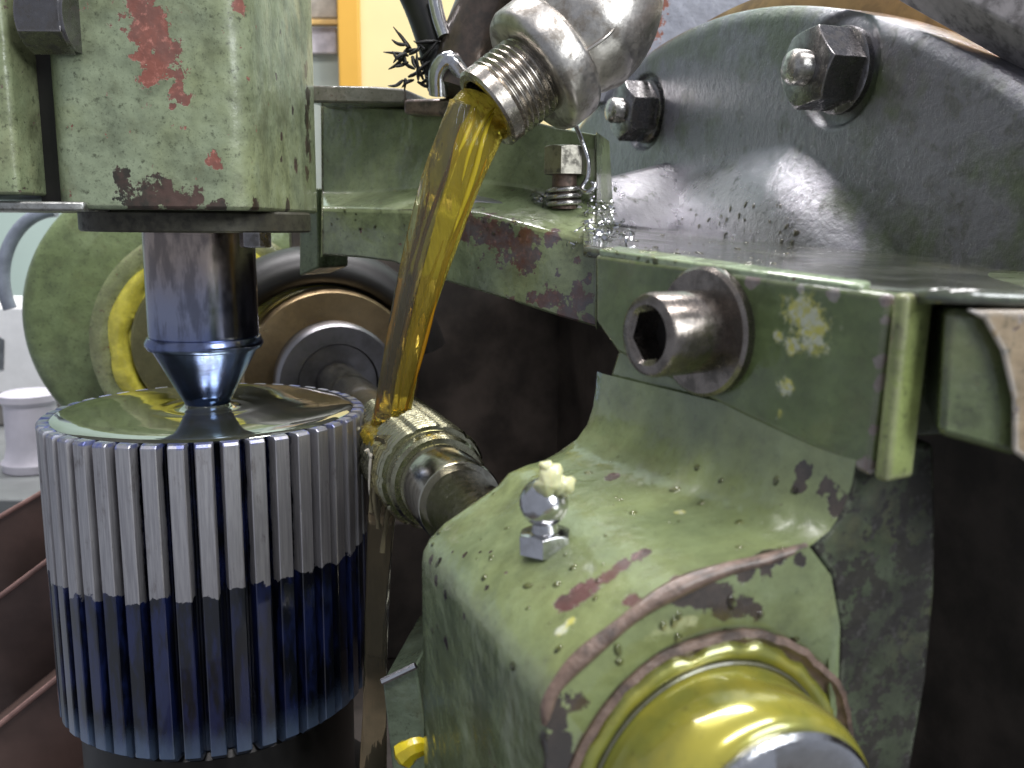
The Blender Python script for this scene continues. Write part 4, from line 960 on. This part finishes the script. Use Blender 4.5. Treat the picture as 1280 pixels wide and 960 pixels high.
for y0, y1, cc in ((-60, 22, (0.36, 0.33, 0.28)), (34, 66, (0.62, 0.58, 0.62))):
    a0, a1 = aty(340, y1, 792), aty(420, y0, 792)
    mesh('shelf_board', *box(a0[0], a1[0], 792, 799.5, a0[2], a1[2]), plain('shelf_board_paint', cc, 0.6), sh, bevel=1)
a0, a1 = aty(340, 30, 785), aty(427, 24, 785)
mesh('shelf_edge', *box(a0[0], a1[0], 785, 791, a0[2], a1[2]), plain('orange_edge', (0.62, 0.40, 0.14), 0.5), sh, bevel=0.6)

# =================================================================== OIL DROPLETS AND SWARF
def droplets(name, objs, count, region, rr, label, mat, flat=0.42):
    vs, fs = [], []; k = 0; tries = 0
    while k < count and tries < count * 8:
        tries += 1
        px, py = region(); h = hit(objs, px, py)
        if not h: continue
        p, nrm, dd = h; x, y, a = frame(nrm); r_ = rnd.uniform(*rr); el = rnd.uniform(1.0, 1.8); th = rnd.uniform(0, PI)
        b_ = len(vs)
        for (q, hh) in ((1.0, -0.05), (0.85, 0.45), (0.5, 0.85)):
            for s in range(8):
                t = 2 * PI * s / 8; u_, v_ = math.cos(t) * q * el, math.sin(t) * q
                vs.append(p + (x * (u_ * math.cos(th) - v_ * math.sin(th)) + y * (u_ * math.sin(th) + v_ * math.cos(th))) * r_ + a * hh * r_ * flat)
        vs.append(p + a * r_ * flat)
        for l in range(2):
            for s in range(8):
                s2 = (s + 1) % 8; fs.append((b_ + l * 8 + s, b_ + l * 8 + s2, b_ + l * 8 + 8 + s2, b_ + l * 8 + 8 + s))
        for s in range(8): fs.append((b_ + 16 + s, b_ + 16 + (s + 1) % 8, b_ + 24))
        k += 1
    return mesh(name, vs, fs, mat, smooth=80, kind='stuff', label=label, cat='droplets')
U = rnd.uniform
ledge_o = [led_o] + [o for o in bpy.data.objects if o.name.startswith('painted_edge')]
droplets('oil_droplets', [barrel, endf, web], 70, lambda: (U(540, 1000), U(570, 860)), (0.12, 0.5), 'fine oil droplets on the green bearing housing', M_DROP)
droplets('oil_droplets', ledge_o + [face], 110, lambda: (U(760, 1000), U(255, 330)), (0.15, 0.6), 'glittering oil drops on the wet ledge', M_DROP)
droplets('oil_droplets', [beam], 70, lambda: (U(402, 700), U(236, 300)), (0.12, 0.45), 'oil drops along the wet cross beam', M_DROP)
vs, fs = [], []
for k in range(120):
    px, py = rnd.gauss(752, 16), rnd.gauss(268, 16)
    if k > 80: px, py = rnd.gauss(680, 12), rnd.gauss(250, 6)
    if k > 95: px, py = rnd.uniform(700, 790), rnd.gauss(298, 5)
    h = hit([beam, face] + ledge_o, px, py)
    if not h or h[2] > 240: continue
    p, nrm, dd = h; p = p + nrm * rnd.uniform(0.2, 0.9); ax = unit(nrng.normal(0, 1, 3)); x, y, a = frame(ax); r_ = rnd.uniform(0.5, 1.4)
    pts = [p + (x * math.cos(t) + y * math.sin(t)) * r_ + a * 0.25 * t * r_ for t in np.linspace(0, rnd.uniform(2.5, 6), 9)]
    wd = a * rnd.uniform(0.2, 0.55); b_ = len(vs)
    for q in pts: vs += [q, q + wd]
    for i in range(8): fs.append((b_ + 2 * i, b_ + 2 * i + 2, b_ + 2 * i + 3, b_ + 2 * i + 1))
mesh('metal_swarf', vs, fs, M_SHAFT, smooth=60, kind='stuff', label='small curled bright metal chips beside the spring bolt', cat='swarf')

for o in bpy.data.objects:
    if '_o' in o: del o['_o']
